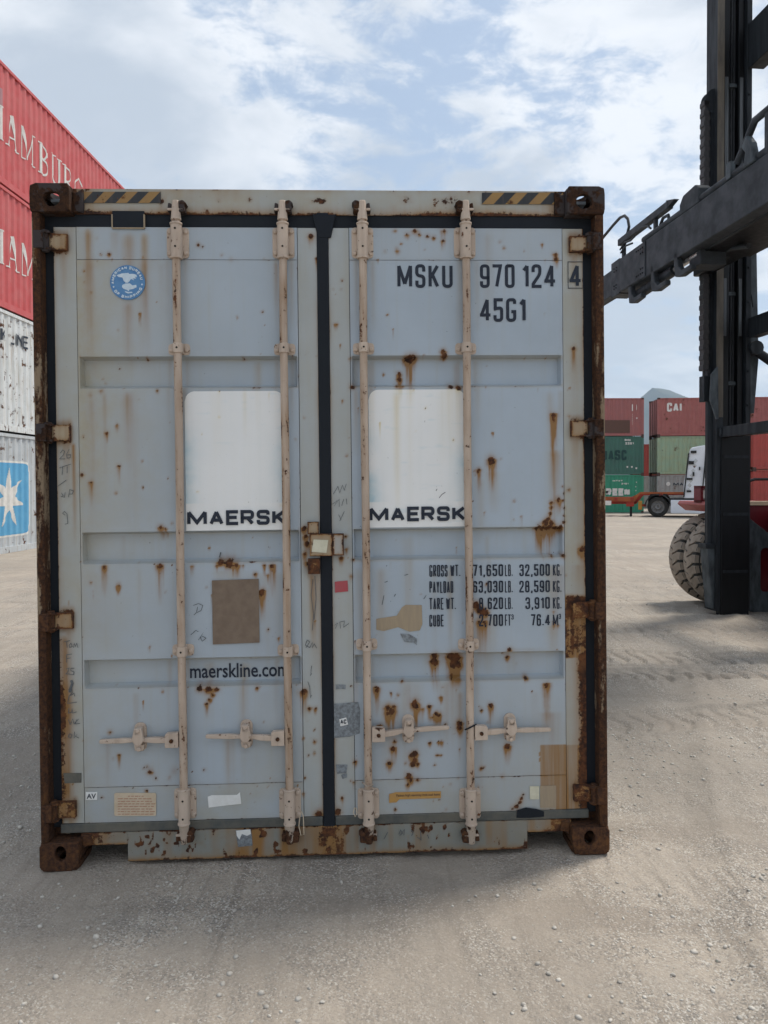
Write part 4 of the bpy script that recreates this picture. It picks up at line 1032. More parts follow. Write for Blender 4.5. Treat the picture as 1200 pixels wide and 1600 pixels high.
def decal(name, pts, mat, parent, w=TW, th=0.0012):
    P = [uv(x, y, w) for x, y in pts]
    return MB().prism(P, 1, w, w+th).build(name, M[mat], parent)
bp = decal('data_plate', [(331,907),(404,904.5),(405.5,1004),(332.5,1007)], 'plate_brown', doorL, DW-0.006, 0.003)
decal('seal_label', [(490,843),(513,844),(510,864),(487,862)], 'seal_white', doorL, 0.0165)
decal('red_sticker', [(523,909),(543,907),(544,924),(523.5,926)], 'red_st', doorR)
decal('sticker_residue', [(588,967),(620,962),(628,949),(634,945),(659,945.5),(660,975),(656,985),(640,987),(622,980),(600,986),(588,984)], 'tan_patch', doorR)
decal('torn_sticker', [(625,990),(640,991),(652,998),(651,1008),(646,1004),(632,1003)], 'residue', doorR)
decal('torn_sticker', [(522,1100),(560,1097),(563,1110),(562,1146),(546,1151),(522,1153)], 'residue', doorR)
decal('torn_sticker', [(525,1070),(540,1070),(540,1077),(533,1076),(525,1077)], 'residue', doorR)
decal('torn_sticker', [(525,1195),(543,1195),(541,1208),(527,1209)], 'residue', doorR)
decal('torn_sticker', [(533,1211),(542,1209),(542,1215),(535,1217)], 'residue', doorR)
decal('small_label', [(530,1124),(541,1121),(544,1132),(532,1135)], 'sticker', doorR, TW-0.0015)
door_text('small_print', 'AC', 532, 541, 1131, 1124, 1.3, doorR, w=TW-0.0025)
decal('grey_patch', [(99,1208),(127,1208),(127,1223),(101,1224)], 'gutter', doorL)
av = decal('label', [(134,1237.5),(152,1237.5),(152,1250),(134,1250)], 'sticker', doorL)
font_mesh('AV', uv(136,1247)[0], uv(150.5,1247)[0], uv(143,1247.5)[1], uv(143,1239.5)[1], on_door(TW-0.001), 0.02).build('small_print', M['ink'], doorL, fix=False)
P = [(x, y) for x, y in rrect(178.5, 244, 1239, 1275, 2.5, 3)]
decal('data_sticker', P, 'cream_st', doorL)
pm = MB(); rr_ = random.Random(3)
for i in range(8):
    y = 1243.5+i*4; x = 184 if i else 200
    while x < (237 if i else 222):
        ln = rr_.uniform(2, 8); a = uv(x, y, TW-0.001); b = uv(x+ln, y+1.2, TW-0.001)
        pm.add([(a[0], TW-0.001, b[1]), (b[0], TW-0.001, b[1]), (b[0], TW-0.001, a[1]), (a[0], TW-0.001, a[1])], [(0,1,2,3)]); x += ln+rr_.uniform(0.8, 2)
po_ = pm.build('small_print', M['red_print'], doorL, fix=False); po_['kind'] = 'stuff'
decal('torn_label', [(324.5,1245),(331,1242.5),(347,1242.5),(370,1242),(375,1238),(377,1256),(350,1259),(326,1262)], 'sticker', doorL)
decal('sill_label', [(368,1297.5),(392,1295.5),(394.5,1321),(372,1323.5)], 'residue', sl, 0.047)
decal('sill_label', [(369,1298),(391,1296),(392,1303),(386,1306),(378,1303),(374,1312),(370,1306)], 'sticker', sl, 0.0455)
decal('amber_label', [(608,1241),(618,1238),(689,1236.5),(689,1247),(624,1249),(619,1254),(608,1254.5)], 'amber_st', doorR)
(a, b), (c_, d_) = uv(619.5,1246,TW-0.001), uv(687,1240,TW-0.001)
font_mesh('Fasten high security bolt seal here', a, c_, b, uv(650,1239.5)[1], on_door(TW-0.0016), 0.0).build('small_print', M['ink'], doorR, fix=False)
decal('blank_label', [(827.5,1228.5),(842.5,1228.5),(842.5,1249),(828,1249)], 'seal_white', doorR)
decal('sticker_ghost', [(844,1228),(868,1227.5),(868.5,1262),(844,1262)], 'tan_patch', doorR, TW+0.001, 0.0008)
decal('tape_scrap', [(808,1266),(822,1262),(838,1264),(850,1268),(850,1276),(826,1278),(807,1278)], 'rubber', doorR, 0.049, 0.002)

# hazard stripes on the header
def stripes(x0, x1, yt, yb, slope, first, parent, w=0.0555):
    n = 7; pitch = (x1-x0)/n*1.0
    def cl(x): return min(max(x, x0), x1)
    for i in range(-1, n+1):
        xa = x0+i*pitch; xb = xa+pitch; p = [(cl(xa+slope), yt), (cl(xb+slope), yt), (cl(xb), yb), (cl(xa), yb)]
        if p[1][0]-p[0][0] < 0.5 and p[2][0]-p[3][0] < 0.5: continue
        decal('hazard_stripe', p, 'black_tape' if (i+first) % 2 == 0 else 'yellow', parent, w, 0.001)
stripes(128, 251, 299.5, 317, 17, 0, hd); stripes(753, 880, 301, 319, 17, 1, hd)

# round blue class sticker
cx_, cz_ = uv(200, 442); Rk = 27.0/PXM
ab = MB().prism([(cx_+Rk*math.cos(t), cz_+Rk*math.sin(t)) for t in np.linspace(0, 2*math.pi, 48, endpoint=False)], 1, DW-0.007, DW-0.002).build('round_sticker', M['abs_blue'], doorL)
def arc_text(txt, rad, a_start, a_end, h, sw, inward):
    st, wtot = glyph_strokes(txt, h, h*0.62, sw, h*0.26, 0.3); mb = MB()
    for k, p in enumerate(st):
        vs, fs = ribbon(p, sw, h*0.15)
        out = []
        for x, y in vs:
            t = a_start+(a_end-a_start)*x/wtot; rr = rad+(y if not inward else -y)
            out.append((cx_+rr*math.cos(t), DW-0.008-0.0001*k, cz_+rr*math.sin(t)))
        mb.add(out, fs)
    return mb
arc_text('AMERICAN BUREAU', Rk*0.76, math.radians(186), math.radians(10), Rk*0.17, Rk*0.05, False).build('round_lettering', M['abs_white'], doorL, fix=False)
arc_text('OF SHIPPING', Rk*0.93, math.radians(212), math.radians(338), Rk*0.17, Rk*0.05, True).build('round_lettering', M['abs_white'], doorL, fix=False)
for t in (198, 352):
    c = (cx_+Rk*0.84*math.cos(math.radians(t)), cz_+Rk*0.84*math.sin(math.radians(t)))
    MB().prism([(c[0]+Rk*0.05*math.cos(q_), c[1]+Rk*0.05*math.sin(q_)) for q_ in np.linspace(0, 6.283, 8, endpoint=False)], 1, DW-0.0085, DW-0.007).build('sticker_dot', M['abs_white'], doorL)
for poly in ([(-.62,.42),(-.30,.52),(.05,.55),(.12,.48),(.32,.50),(.52,.44),(.55,.30),(.42,.32),(.50,.22),(.30,.24),(.40,.12),(.20,.20),(.10,.05),(.02,-.02),(-.10,-.02),(-.22,.10),(-.28,.28),(-.52,.32)],
             [(-.30,-.15),(-.10,-.06),(.15,-.06),(.28,-.18),(.50,-.14),(.52,-.28),(.30,-.38),(.10,-.42),(.06,-.52),(-.02,-.44),(-.24,-.36),(-.32,-.26)],
             [(-.16,-.50),(.05,-.56),(.25,-.54),(.28,-.60),(.02,-.64),(-.14,-.56)]):
    MB().prism([(cx_+x*Rk, cz_+y*Rk) for x, y in poly], 1, DW-0.0082, DW-0.007).build('sticker_emblem', M['abs_white'], doorL)

# marker scribbles
def scrib(parent, strokes, wpx=1.0, w=TW, mat='pencil'):
    mb = MB()
    for k, s in enumerate(strokes):
        p = [uv(x, y, w) for x, y in s]; vs, fs = ribbon(p, wpx/PXM); mb.add([(a, w-0.0002*k, b) for a, b in vs], fs)
    o = mb.build('scribble', M[mat], parent, fix=False); o['kind'] = 'stuff'; return o
scrib(doorL, [[(94,708),(98,703),(101,705),(99,711),(93,717),(101,717)], [(108,702),(104,710),(105,716),(110,715),(110,710),(105,711)], [(93,731),(111,725)], [(98,730),(97,742)], [(105,729),(105,739)], [(90,760),(104,750)],
  [(96,770),(99,775),(95,776),(101,777),(102,769)], [(107,777),(109,765),(115,767),(113,772),(108,772)], [(102,805),(98,802),(101,799),(105,803),(106,818),(102,819)]], 0.9)
scrib(doorL, [[(100,1003),(109,1001)], [(104,1002),(105,1012)], [(108,1008),(111,1005),(113,1010),(109,1012),(108,1008)], [(115,1012),(116,1005),(118,1010),(120,1005),(122,1012)], [(104,1035),(104,1023),(112,1022)], [(104,1029),(110,1028)],
  [(104,1045),(108,1044),(106,1050),(103,1053),(109,1053)], [(116,1044),(111,1044),(111,1048),(116,1050),(115,1054),(110,1054)], [(107,1078),(112,1075),(113,1082),(108,1088),(106,1098)], [(110,1087),(116,1083),(117,1088)], [(106,1099),(120,1097)],
  [(108,1106),(107,1114),(112,1113),(113,1107),(114,1114),(120,1112)], [(107,1124),(110,1132),(114,1123),(116,1131),(123,1123)], [(120,1124),(118,1131),(125,1130)], [(109,1146),(107,1151),(111,1153),(113,1148),(109,1146)], [(117,1143),(116,1153),(121,1147),(118,1150),(124,1153)]], 1.0)
scrib(doorL, [[(111,1063),(113,1068),(110,1076),(109,1082)]], 4.0)
scrib(doorL, [[(302,946),(310,943),(317,946),(314,954),(306,958),(303,961)], [(309,948),(307,956)], [(298,992),(306,985),(310,987)], [(310,1000),(318,988),(313,996),(316,1002),(322,997),(316,994)]], 0.9)
scrib(doorL, [[(343,871),(345,863)]], 2.0, DW+GDEP-0.004)
scrib(doorL, [[(478,1012),(484,1003),(480,1000),(477,1008),(484,1012),(488,1004),(488,1012),(491,1006),(495,1013)], [(487,1040),(485,1056),(487,1052)], [(481,1065),(484,1074),(485,1090),(487,1086)], [(489,905),(486,930),(490,960),(488,985)], [(492,900),(494,935),(491,968)]], 1.0)
scrib(doorR, [[(521,772),(528,760),(531,770),(535,758),(538,766),(541,756)], [(519,788),(527,782),(522,791),(530,780),(530,792)], [(534,790),(537,780)], [(541,779),(542,788)], [(529,804),(533,812)], [(538,799),(531,814)], [(523,977),(528,973),(524,982)], [(532,982),(531,972),(538,970),(537,980),(545,974)]], 0.8)
scrib(doorR, [[(597,945),(600,930)], [(601,910),(606,908)], [(632,899),(638,897)], [(616,932),(618,928)], [(662,936),(666,930)], [(681,767),(683,764)], [(686,778),(691,772),(696,769)]], 1.0)
scrib(sl, [[(600,1311),(606,1300)], [(623,1304),(626,1297),(629,1302),(624,1306),(632,1296),(631,1305)], [(642,1297),(646,1300),(643,1306)], [(657,1298),(658,1312),(652,1308)], [(668,1304),(670,1310)]], 1.2, 0.0465)
# wire seals and tie
def wire(pts, r, name, parent, mat):
    return MB().tube(pts, r, 6).build(name, M[mat], parent, smooth=True)
def P3(px, py, w): a = D(px, py, w); return (a[0], w, a[1])
wire([P3(469,1272,.03), P3(467,1290,.02), P3(470,1305,.02), P3(475,1304,.02), P3(474,1275,.02), P3(471,1268,.03), P3(469,1272,.03)], 0.0022, 'seal_wire', doorL, 'cream_st')
wire([P3(554,1262,.04), P3(552,1270,.03), P3(555,1276,.03), P3(558,1270,.03), P3(556,1262,.04)], 0.0022, 'seal_wire', doorR, 'cream_st')
wire([P3(566,1222,.02), P3(574,1229,-.002), P3(583,1226,.0), P3(579,1231,.0), P3(588,1234,.03)], 0.003, 'wire_tie', doorR, 'rust_cam')
wire([P3(727,1140,.022), P3(732,1138,.0), P3(740,1134,.0), P3(744,1132,.03)], 0.0035, 'cable_tie', doorR, 'rubber')

# ------------------------------------------------------------------ other containers
def m_box(name, base, base2, rust=0.10, streak=0.25, rs=5.0, dirt=(0.16,0.09,0.05)):
    return m_paint(name, base, base2, 0.55, streak, 0.0, dirt, False, 0.0, rust, rs)
CM = {
 'red': m_box('faded_red_paint', (0.51,0.082,0.082), (0.52,0.13,0.125), 0.0, 0.25, 5.0, (0.30,0.10,0.09)),
 'white': m_box('dirty_white_paint', (0.66,0.68,0.68), (0.58,0.59,0.57), 0.41, 0.9, 5.0, (0.30,0.20,0.12)),
 'palegrey': m_box('pale_grey_paint', (0.50,0.53,0.55), (0.44,0.46,0.47), 0.33, 0.8, 5.0, (0.30,0.22,0.15)),
 'maroon': m_box('faded_maroon_paint', (0.33,0.115,0.105), (0.29,0.11,0.105), 0.02, 0.25),
 'maroon2': m_box('blistered_maroon_paint', (0.36,0.125,0.11), (0.31,0.10,0.09), 0.26, 0.45, 1.6),
 'green': m_box('dark_green_paint', (0.045,0.14,0.105), (0.05,0.125,0.10), 0.0, 0.2, 5.0, (0.05,0.06,0.05)),
 'emerald': m_box('emerald_green_paint', (0.035,0.27,0.16), (0.04,0.235,0.145), 0.0, 0.2, 5.0, (0.05,0.09,0.06)),
 'mint': m_box('rust_spotted_mint_paint', (0.28,0.40,0.28), (0.31,0.375,0.24), 0.26, 0.5, 1.8),
 'grey': m_box('weathered_grey_paint', (0.34,0.345,0.335), (0.28,0.275,0.26), 0.2, 0.5, 1.8),
 'darkred': m_box('dark_red_paint', (0.36,0.055,0.045), (0.30,0.05,0.04), 0.10, 0.35, 2.0),
 'steel': m_simple('container_frame_steel', (0.10,0.06,0.05), (0.06,0.035,0.03), 0.8, 5, 0.1),
 'lettering': m_simple('white_lettering', (0.72,0.70,0.66), (0.60,0.58,0.54), 0.6, 8, 0.02),
 'blue': m_simple('light_blue_emblem_paint', (0.10,0.33,0.55), (0.14,0.38,0.58), 0.5, 3, 0.02),
 'navy': m_simple('navy_lettering', (0.035,0.045,0.065), (0.06,0.07,0.085), 0.6, 8, 0.02),
 'ghost': m_simple('painted_over_patch', (0.105,0.058,0.045), (0.12,0.065,0.05), 0.7, 4, 0.02),
 'ghost3': m_simple('faded_grey_patch', (0.36,0.20,0.21), (0.40,0.22,0.23), 0.7, 4, 0.02),
 'ghost2': m_simple('painted_over_lettering', (0.02,0.055,0.055), (0.025,0.065,0.06), 0.7, 4, 0.02),
}
def iso_box(label, loc, rz, L, H, mat, face, frame_mat=None, group=None, doors_at=0, Wd=2.438):
    """container with its base at loc; local x runs along its length (0..L), local y is depth (0 = visible side)"""
    r = empty('stacked_container', loc, (0, 0, rz)); tag(r, label, 'container', group)
    fm = frame_mat or mat
    prof = corr_profile(L-0.30, 0.15)
    corr_wall(prof, 0.16, H-0.10, lambda a, d, z: (a, 0.022+d, z)).build('side_wall', mat, r)
    corr_wall(prof, 0.16, H-0.10, lambda a, d, z: (a, Wd-0.022-d, z)).build('side_wall', mat, r)
    for y in (0.0, Wd-0.06):
        MB().box(0.178, L-0.178, y+0.004, y+0.056, H-0.105, H-0.03).build('top_rail', fm, r)
        MB().box(0.178, L-0.178, y+0.006, y+0.058, 0.02, 0.165).build('bottom_rail', fm, r)
        for x in (0.006, L-0.146): MB().box(x, x+0.14, y+0.002, y+0.058, 0.118, H-0.118).build('corner_post', fm, r)
    for x in (0.0, L-0.178):
        for y in (0.0, Wd-0.162):
            for z in (0.0, H-0.118):
                c = MB().box(x, x+0.178, y, y+0.162, z+0.001, z+0.117)
                fy = -0.001 if y == 0 else y+0.161; 
                o = c.build('corner_casting', CM['steel'], r, bevel=0.012)
    MB().box(0.15, L-0.15, 0.05, Wd-0.05, H-0.042, H-0.032).build('roof', mat, r)
    MB().box(0.15, L-0.15, 0.05, Wd-0.05, 0.11, 0.15).build('floor', CM['steel'], r)
    for k, x in enumerate((0.05, L-0.05)):
        if k == doors_at:
            s = -1 if k == 0 else 1
            MB().box(x, x+s*0.03, 0.10, Wd-0.10, 0.15, H-0.13).build('end_door', mat, r)
            for yy in (0.42, 0.95, 1.48, 2.01):
                MB().tube([(x+s*0.05, yy, 0.08), (x+s*0.05, yy, H-0.06)], 0.02, 6).build('locking_bar', CM['steel'], r)
        else:
            corr_wall(corr_profile(Wd-0.2, 0.1), 0.12, H-0.10, lambda a, d, z, s=(1 if k == 0 else -1): (x+s*d, a, z)).build('end_wall', mat, r)
    return r, prof
def side_map(L, inward=0.022, lift=0.006):
    return lambda x, y, k: (x, inward+corr_depth(x, L-0.30, 0.15)-lift-0.0006*k, y)
# --- left stack: long side faces the yard; visible side runs away from the camera
LS = math.atan2(1.0, 40/1200.0)                              # heading of the side, from +X
def lw(Y): return (-9.55+0.03333*Y, Y)
NEAR = 16.0; L40 = 12.192
# local x = along the wall (away from camera), local y must point left (into the stack)
lx, ly = lw(NEAR)
def ystn(Y): return (Y-NEAR)*math.hypot(1, 0.03333)          # station along the wall
H96 = 2.896
labs = ['pale grey container with blue star emblem at the bottom of left stack', 'rusty white container just above the blue star one in left stack', 'red container third from ground in left stack', 'topmost faded red container of the tall left stack']
stackL = []
for i, (mk, lab) in enumerate(zip(('palegrey','white','red','red'), labs)):
    r, pf = iso_box(lab, (lx, ly, -0.02+i*(H96+0.004)), LS, L40, H96, CM[mk], None, CM[mk] if mk != 'palegrey' else CM['palegrey'], 'containers stacked on the left', 1)
    stackL.append(r)
smL = side_map(L40)
# serif lettering: (polyline, start width, end width)
SER = {
 'H': (1.0, [(('.18,0 .18,1'), .17), ('.82,0 .82,1', .17), ('.18,.52 .82,.52', .07), ('0,.02 .36,.02', .06), ('.64,.02 1,.02', .06), ('0,.98 .36,.98', .06), ('.64,.98 1,.98', .06)]),
 'A': (1.0, [('.14,0 .48,1', .07), ('.46,1 .84,0', .19), ('.26,.32 .70,.32', .07), ('0,.02 .3,.02', .06), ('.66,.02 1,.02', .06)]),
 'M': (1.25, [('.12,0 .14,1', .06), ('.14,1 .5,.08', .17), ('.5,.08 .86,1', .06), ('.86,1 .86,0', .16), ('0,.02 .26,.02', .06), ('.72,.02 1,.02', .06), ('0,.98 .18,.98', .06), ('.82,.98 1,.98', .06)]),
 'B': (.9, [('.2,0 .2,1', .18), ('.2,.97 .62,.97* .80,.75* .62,.53* .2,.53', .08), ('.2,.53 .7,.53* .95,.28* .7,.03* .2,.03', .10), ('.80,.82 .80,.66', .12), ('.90,.40 .90,.16', .14), ('0,.02 .2,.02', .06), ('0,.98 .2,.98', .06)]),
 'U': (1.0, [('.2,1 .2,.2* .4,.02* .62,.02* .84,.2* .84,1', .10), ('.2,1 .2,.3', .17), ('0,.98 .38,.98', .06), ('.68,.98 1,.98', .06)]),
 'R': (1.0, [('.2,0 .2,1', .18), ('.2,.97 .62,.97* .84,.74* .62,.5* .2,.5', .08), ('.82,.84 .82,.62', .14), ('.48,.5 .9,0', .18), ('0,.02 .4,.02', .06), ('.8,.02 1,.02', .06), ('0,.98 .2,.98', .06)]),
 'G': (1.0, [('.9,.75 .7,.97* .5,.97* .1,.7* .1,.3* .5,.03* .8,.06* .84,.42', .08), ('.12,.75 .12,.25', .17), ('.84,.08 .84,.42', .16), ('.66,.42 1,.42', .06)]),
 'S': (.8, [('.8,.78 .75,.97* .4,.97* .15,.85* .15,.65* .85,.38* .85,.10* .5,.03* .2,.05* .12,.28', .11), ('.25,.62 .75,.42', .16)]),
 'D': (1.0, [('.2,0 .2,1', .18), ('.2,.97 .6,.97* .95,.7* .95,.3* .6,.03* .2,.03', .08), ('.90,.7 .90,.3', .16), ('0,.02 .2,.02', .06), ('0,.98 .2,.98', .06)]),
}
def serif(ch, x, w, z0, h, parent):
    mb = MB(); ww, st = SER[ch]; k = 0
    for s, wd_ in st:
        pts, flg = [], []
        for t in s.split():
            r_ = t.endswith('*'); a, b = t.rstrip('*').split(','); pts.append((x+float(a)*w*ww, z0+float(b)*h)); flg.append(r_)
        vs, fs = ribbon(round_poly(pts, flg, 0.35*w), wd_*h*0.68, 0.03, 5); k += 1
        mb.add([smL(a, b, k*2) for a, b in vs], fs)
    return mb.build('painted_letter', CM['lettering'], parent, fix=False)
letters = [('H',17.62),('A',18.32),('M',19.0),('B',19.93),('U',20.62),('R',21.32),('G',22.02),('S',23.15),('U',23.75),('D',24.45)]
def zpx(px, py): # height on the wall for a photo point
    t = (px-640)/1200.0; Yw = -9.55/((px-600)/1200.0-0.03333); return CAM_H+(757-py)*Yw/1200.0, Yw
zA0 = zpx(22, 234)[0]; 
for ch, Yl in letters:
    serif(ch, ystn(Yl), 0.56, zA0-3*(H96+.004)+0.02, 0.80, stackL[3])
    if Yl < 21.4: serif(ch, ystn(Yl), 0.56, zA0-3*(H96+.004)+0.02, 0.80, stackL[2])
# faded square near the edge of the top red box
zz, Yq = zpx(4, 152)
scanfill([(ystn(Yq)-0.35, zz-3*2.9-0.20), (ystn(Yq)+0.12, zz-3*2.9-0.20), (ystn(Yq)+0.12, zz-3*2.9+0.22), (ystn(Yq)-0.35, zz-3*2.9+0.22)], 0.03, smL).build('painted_patch', CM['ghost3'], stackL[3], fix=False)
# MAERSK LINE on the white box
zt, _ = zpx(20, 524)
text_mesh('MAERSK LINE', ystn(16.6), ystn(19.25), zt-2.9-0.20, zt-2.9+0.12, 0.052, 0.3, side_map(L40, lift=0.012), 0.3, 0.02, 2).build('painted_lettering', CM['navy'], stackL[1], fix=False)
# star emblem on the pale grey box
sx0, sx1, sz0, sz1 = ystn(17.25), ystn(19.36), 0.44, 2.17
scanfill(rrect(sx0-0.05, sx1+0.05, sz0-0.05, sz1+0.05, 0.30, 6), 0.02, side_map(L40, lift=0.005)).build('emblem_border', CM['lettering'], stackL[0], fix=False)
scanfill(rrect(sx0, sx1, sz0, sz1, 0.27, 6), 0.02, side_map(L40, lift=0.008)).build('emblem_square', CM['blue'], stackL[0], fix=False)
scx, scz = (sx0+sx1)/2+0.05, (sz0+sz1)/2+0.0
star = []
for i in range(7):
    a = math.pi/2+i*2*math.pi/7
    star.append((scx+0.74*math.cos(a), scz+0.74*math.sin(a))); a += math.pi/7
    star.append((scx+0.27*math.cos(a), scz+0.27*math.sin(a)))
scanfill(star, 0.014, side_map(L40, lift=0.011)).build('emblem_star', CM['lettering'], stackL[0], fix=False)

# --- far stacks on the right
GZ = -0.28
def far_stack(px_left, Yd, rz, specs, L, H, group, doors_at=0, base=GZ):
    x0 = (px_left-600)/1200.0*Yd; out = []
    for i, (mk, lab) in enumerate(specs):
        r, pf = iso_box(lab, (x0, Yd, base+i*(H+0.004)), rz, L, H, CM[mk], None, None, group, doors_at); out.append(r)
    return out
H86 = 2.591
GRP = 'containers stacked behind the truck'
xr = (1006-600)/1200.0*52
colA = far_stack(0, 52, 0, [('emerald', 'bright green container with big white lettering behind the red trailer'), ('green', 'dark green container between maroon and bright green ones'), ('maroon', 'maroon container atop the green ones, with a brown repainted patch')], L40, H86, GRP, 1)
for r in colA: r.location.x = xr-L40
colB = far_stack(1027, 52, math.radians(-6), [('grey', 'weathered grey container behind the white truck cab'), ('mint', 'rust-spotted mint green container above the grey one'), ('maroon2', 'rust-blistered maroon container with white block letters on its corner')], L40, H86, GRP, 0)
colC = far_stack(1000, 62, 0, [('grey', 'grey container deep in the gap between the two far stacks'), ('darkred', 'dark red container deep in the gap between the two far stacks')], 6.058, H86, GRP, 0)
colD = far_stack(1177, 44, math.radians(-3), [('darkred', 'lower red container seen through the forklift mast'), ('darkred', 'upper red container seen through the forklift mast')], L40, H86, GRP, 0, -0.10)
smF = side_map(L40, lift=0.03)
def far_text(parent, txt, x0, x1, z0, z1, sw, mat='lettering', gap=0.22):
    return text_mesh(txt, x0, x1, z0, z1, sw, gap, lambda x, y, k: (x, 0.016-0.001*k, y), 0.3).build('painted_lettering', CM[mat], parent, fix=False)
def fx(px): return (px-600)/1200.0*52-(xr-L40)
def fz(py, i): return CAM_H+(757-py)*52/1200.0-(GZ+i*(H86+.004))
far_text(colA[0], 'EVERGREEN', fx(898), fx(984), fz(774.5,0), fz(763,0), 0.16, gap=0.12)
far_text(colA[0], 'INTXT', fx(957), fx(973), fz(752.5,0), fz(750,0), 0.035)
far_text(colA[0], '21G1', fx(971), fx(982), fz(757,0), fz(754.5,0), 0.035)
for px_, py0, py1 in ((994, 752, 755), (993, 759, 762), (993, 765, 768)):
    far_text(colA[0], 'I', fx(px_), fx(px_+1.5), fz(py1,0), fz(py0,0), 0.05)
far_text(colA[1], 'EMCU', fx(976), fx(985), fz(689,1), fz(686,1), 0.04); far_text(colA[1], '22G1', fx(977), fx(990), fz(694.5,1), fz(691,1), 0.04)
far_text(colA[1], 'UASC', fx(940), fx(979), fz(719,1), fz(703,1), 0.14, 'ghost2')
for px_ in (979, 986, 993): far_text(colA[1], 'U', fx(px_), fx(px_+2.6), fz(731 if px_ < 993 else 733,1), fz(727.5 if px_ < 993 else 729.5,1), 0.06)
far_text(colA[2], 'I', fx(987), fx(988.5), fz(643,2), fz(631,2), 0.07)
for k in range(6): far_text(colA[2], 'I', fx(987.4), fx(988.4), fz(648.5+k*3,2), fz(646.5+k*3,2), 0.035)
far_text(colA[2], 'I', fx(994), fx(995), fz(641,2), fz(632,2), 0.03); far_text(colA[2], 'V', fx(993.5), fx(996), fz(655,2), fz(652,2), 0.05)
MB().add([(fx(900), 0.012, fz(676.5,2)), (fx(984), 0.012, fz(676.5,2)), (fx(984), 0.012, fz(656.5,2)), (fx(900), 0.012, fz(656.5,2))], [(0,1,2,3)]).build('painted_patch', CM['ghost'], colA[2], fix=False)
far_text(colB[2], 'CAI', 0.62, 1.58, 1.64, 2.24, 0.13, gap=0.15)
far_text(colB[0], 'MAERSK', 1.05, 2.9, 1.82, 2.05, 0.06, 'navy')
MB().prism([(0.72+0.14*math.cos(a), 1.95+0.14*math.sin(a)) for a in np.linspace(0, 6.283, 9, endpoint=False)], 1, 0.008, 0.014).build('emblem', CM['lettering'], colB[0])

# ------------------------------------------------------------------ truck with skeletal trailer
TM = {
 'white': m_simple('white_truck_paint', (0.66,0.69,0.74), (0.60,0.63,0.68), 0.35, 2, 0.01),
 'redframe': m_simple('red_chassis_paint', (0.32,0.035,0.022), (0.22,0.035,0.02), 0.55, 3, 0.03),
 'orange': m_simple('orange_rail_paint', (0.36,0.10,0.03), (0.24,0.07,0.03), 0.6, 3, 0.03),
 'tyre': m_simple('truck_tyre_rubber', (0.018,0.018,0.018), (0.035,0.033,0.03), 0.85, 6, 0.1),
 'rim': m_simple('grey_wheel_rim', (0.20,0.20,0.20), (0.12,0.115,0.11), 0.5, 6, 0.05),
 'black': m_simple('black_plastic', (0.016,0.017,0.018), (0.028,0.028,0.028), 0.6, 6, 0.05),
 'glass': m_simple('dark_truck_glass', (0.02,0.025,0.03), (0.03,0.035,0.04), 0.12, 3, 0.0),
 'amber': m_simple('yellow_marker', (0.50,0.24,0.04), (0.40,0.2,0.04), 0.5, 6, 0.02),
}
TY = 38.3
def tx(px): return (px-600)/1200.0*TY
def tz(py): return CAM_H+(757-py)*TY/1200.0
TROT = math.radians(-21); TC, TS = math.cos(TROT), -math.sin(TROT)
truck = empty('semi_trailer_truck', (tx(1028), TY, 0), (0, 0, TROT)); tag(truck, 'white tractor unit with a low side skirt parked before the far stacks', 'truck')
ox = tx(1028)
def X(px): k = (px-600)/1200.0; return (k*TY-ox)/(TC+k*TS)
def lathe(prof, axis_pt, n, mb=None, m=0):
    """prof: (radius, y) loop around the local y axis"""
    mb = mb or MB(); k = len(prof); vs = []
    for i in range(n):
        a = 2*math.pi*i/n
        for r, y in prof: vs.append((axis_pt[0]+r*math.cos(a), axis_pt[1]+y, axis_pt[2]+r*math.sin(a)))
    fs = [(i*k+j, i*k+(j+1) % k, ((i+1) % n)*k+(j+1) % k, ((i+1) % n)*k+j) for i in range(n) for j in range(k)]
    mb.add(vs, fs, m); return mb
def truck_wheel(x, y, parent):
    w = lathe([(0.30,0.0),(0.46,0.0),(0.50,0.04),(0.505,0.27),(0.46,0.30),(0.30,0.30)], (x, y, 0.505), 28).build('wheel', TM['tyre'], parent, smooth=40)
    h = lathe([(0.0,0.10),(0.10,0.02),(0.16,0.05),(0.19,0.11),(0.26,0.10),(0.295,0.005),(0.31,0.0),(0.31,0.28),(0.0,0.28)], (x, y-0.004, 0.505), 24).build('rim', TM['rim'], w, smooth=40)
    for i in range(10):
        a = i*math.pi/5; MB().tube([(x+0.15*math.cos(a), y+0.035, 0.505+0.15*math.sin(a)), (x+0.15*math.cos(a), y+0.065, 0.505+0.15*math.sin(a))], 0.02, 6).build('wheel_nut', TM['black'], w)
for y in (0.0, 0.33, 1.85, 2.18): truck_wheel(0.0, y, truck)
fa = X(1106)+0.6
for y in (0.02, 2.12): truck_wheel(fa, y, truck)
ar = MB()
for k in range(11):
    a0_, a1_ = math.radians(8+k*15), math.radians(8+(k+1)*15)
    ar.prism([(0.60*math.cos(a0_), 0.505+0.60*math.sin(a0_)), (0.60*math.cos(a1_), 0.505+0.60*math.sin(a1_)), (0.64*math.cos(a1_), 0.505+0.64*math.sin(a1_)), (0.64*math.cos(a0_), 0.505+0.64*math.sin(a0_))], 1, -0.05, 0.66)
ar.build('mudguard', TM['black'], truck)
MB().box(X(1048), X(1104), -0.06, 2.5, 0.20, tz(781)).build('side_skirt', TM['white'], truck, bevel=0.03)
MB().box(X(1046), fa+0.9, 0.0, 2.4, 0.55, 0.95).build('chassis', TM['black'], truck)
MB().box(X(1012), X(1046), 0.75, 1.65, 0.62, 1.02).build('chassis_rail', TM['black'], truck)
MB().prism([(-0.45,1.02),(0.5,1.02),(0.42,1.16),(-0.38,1.14)], 1, 0.7, 1.7).build('fifth_wheel', TM['black'], truck)
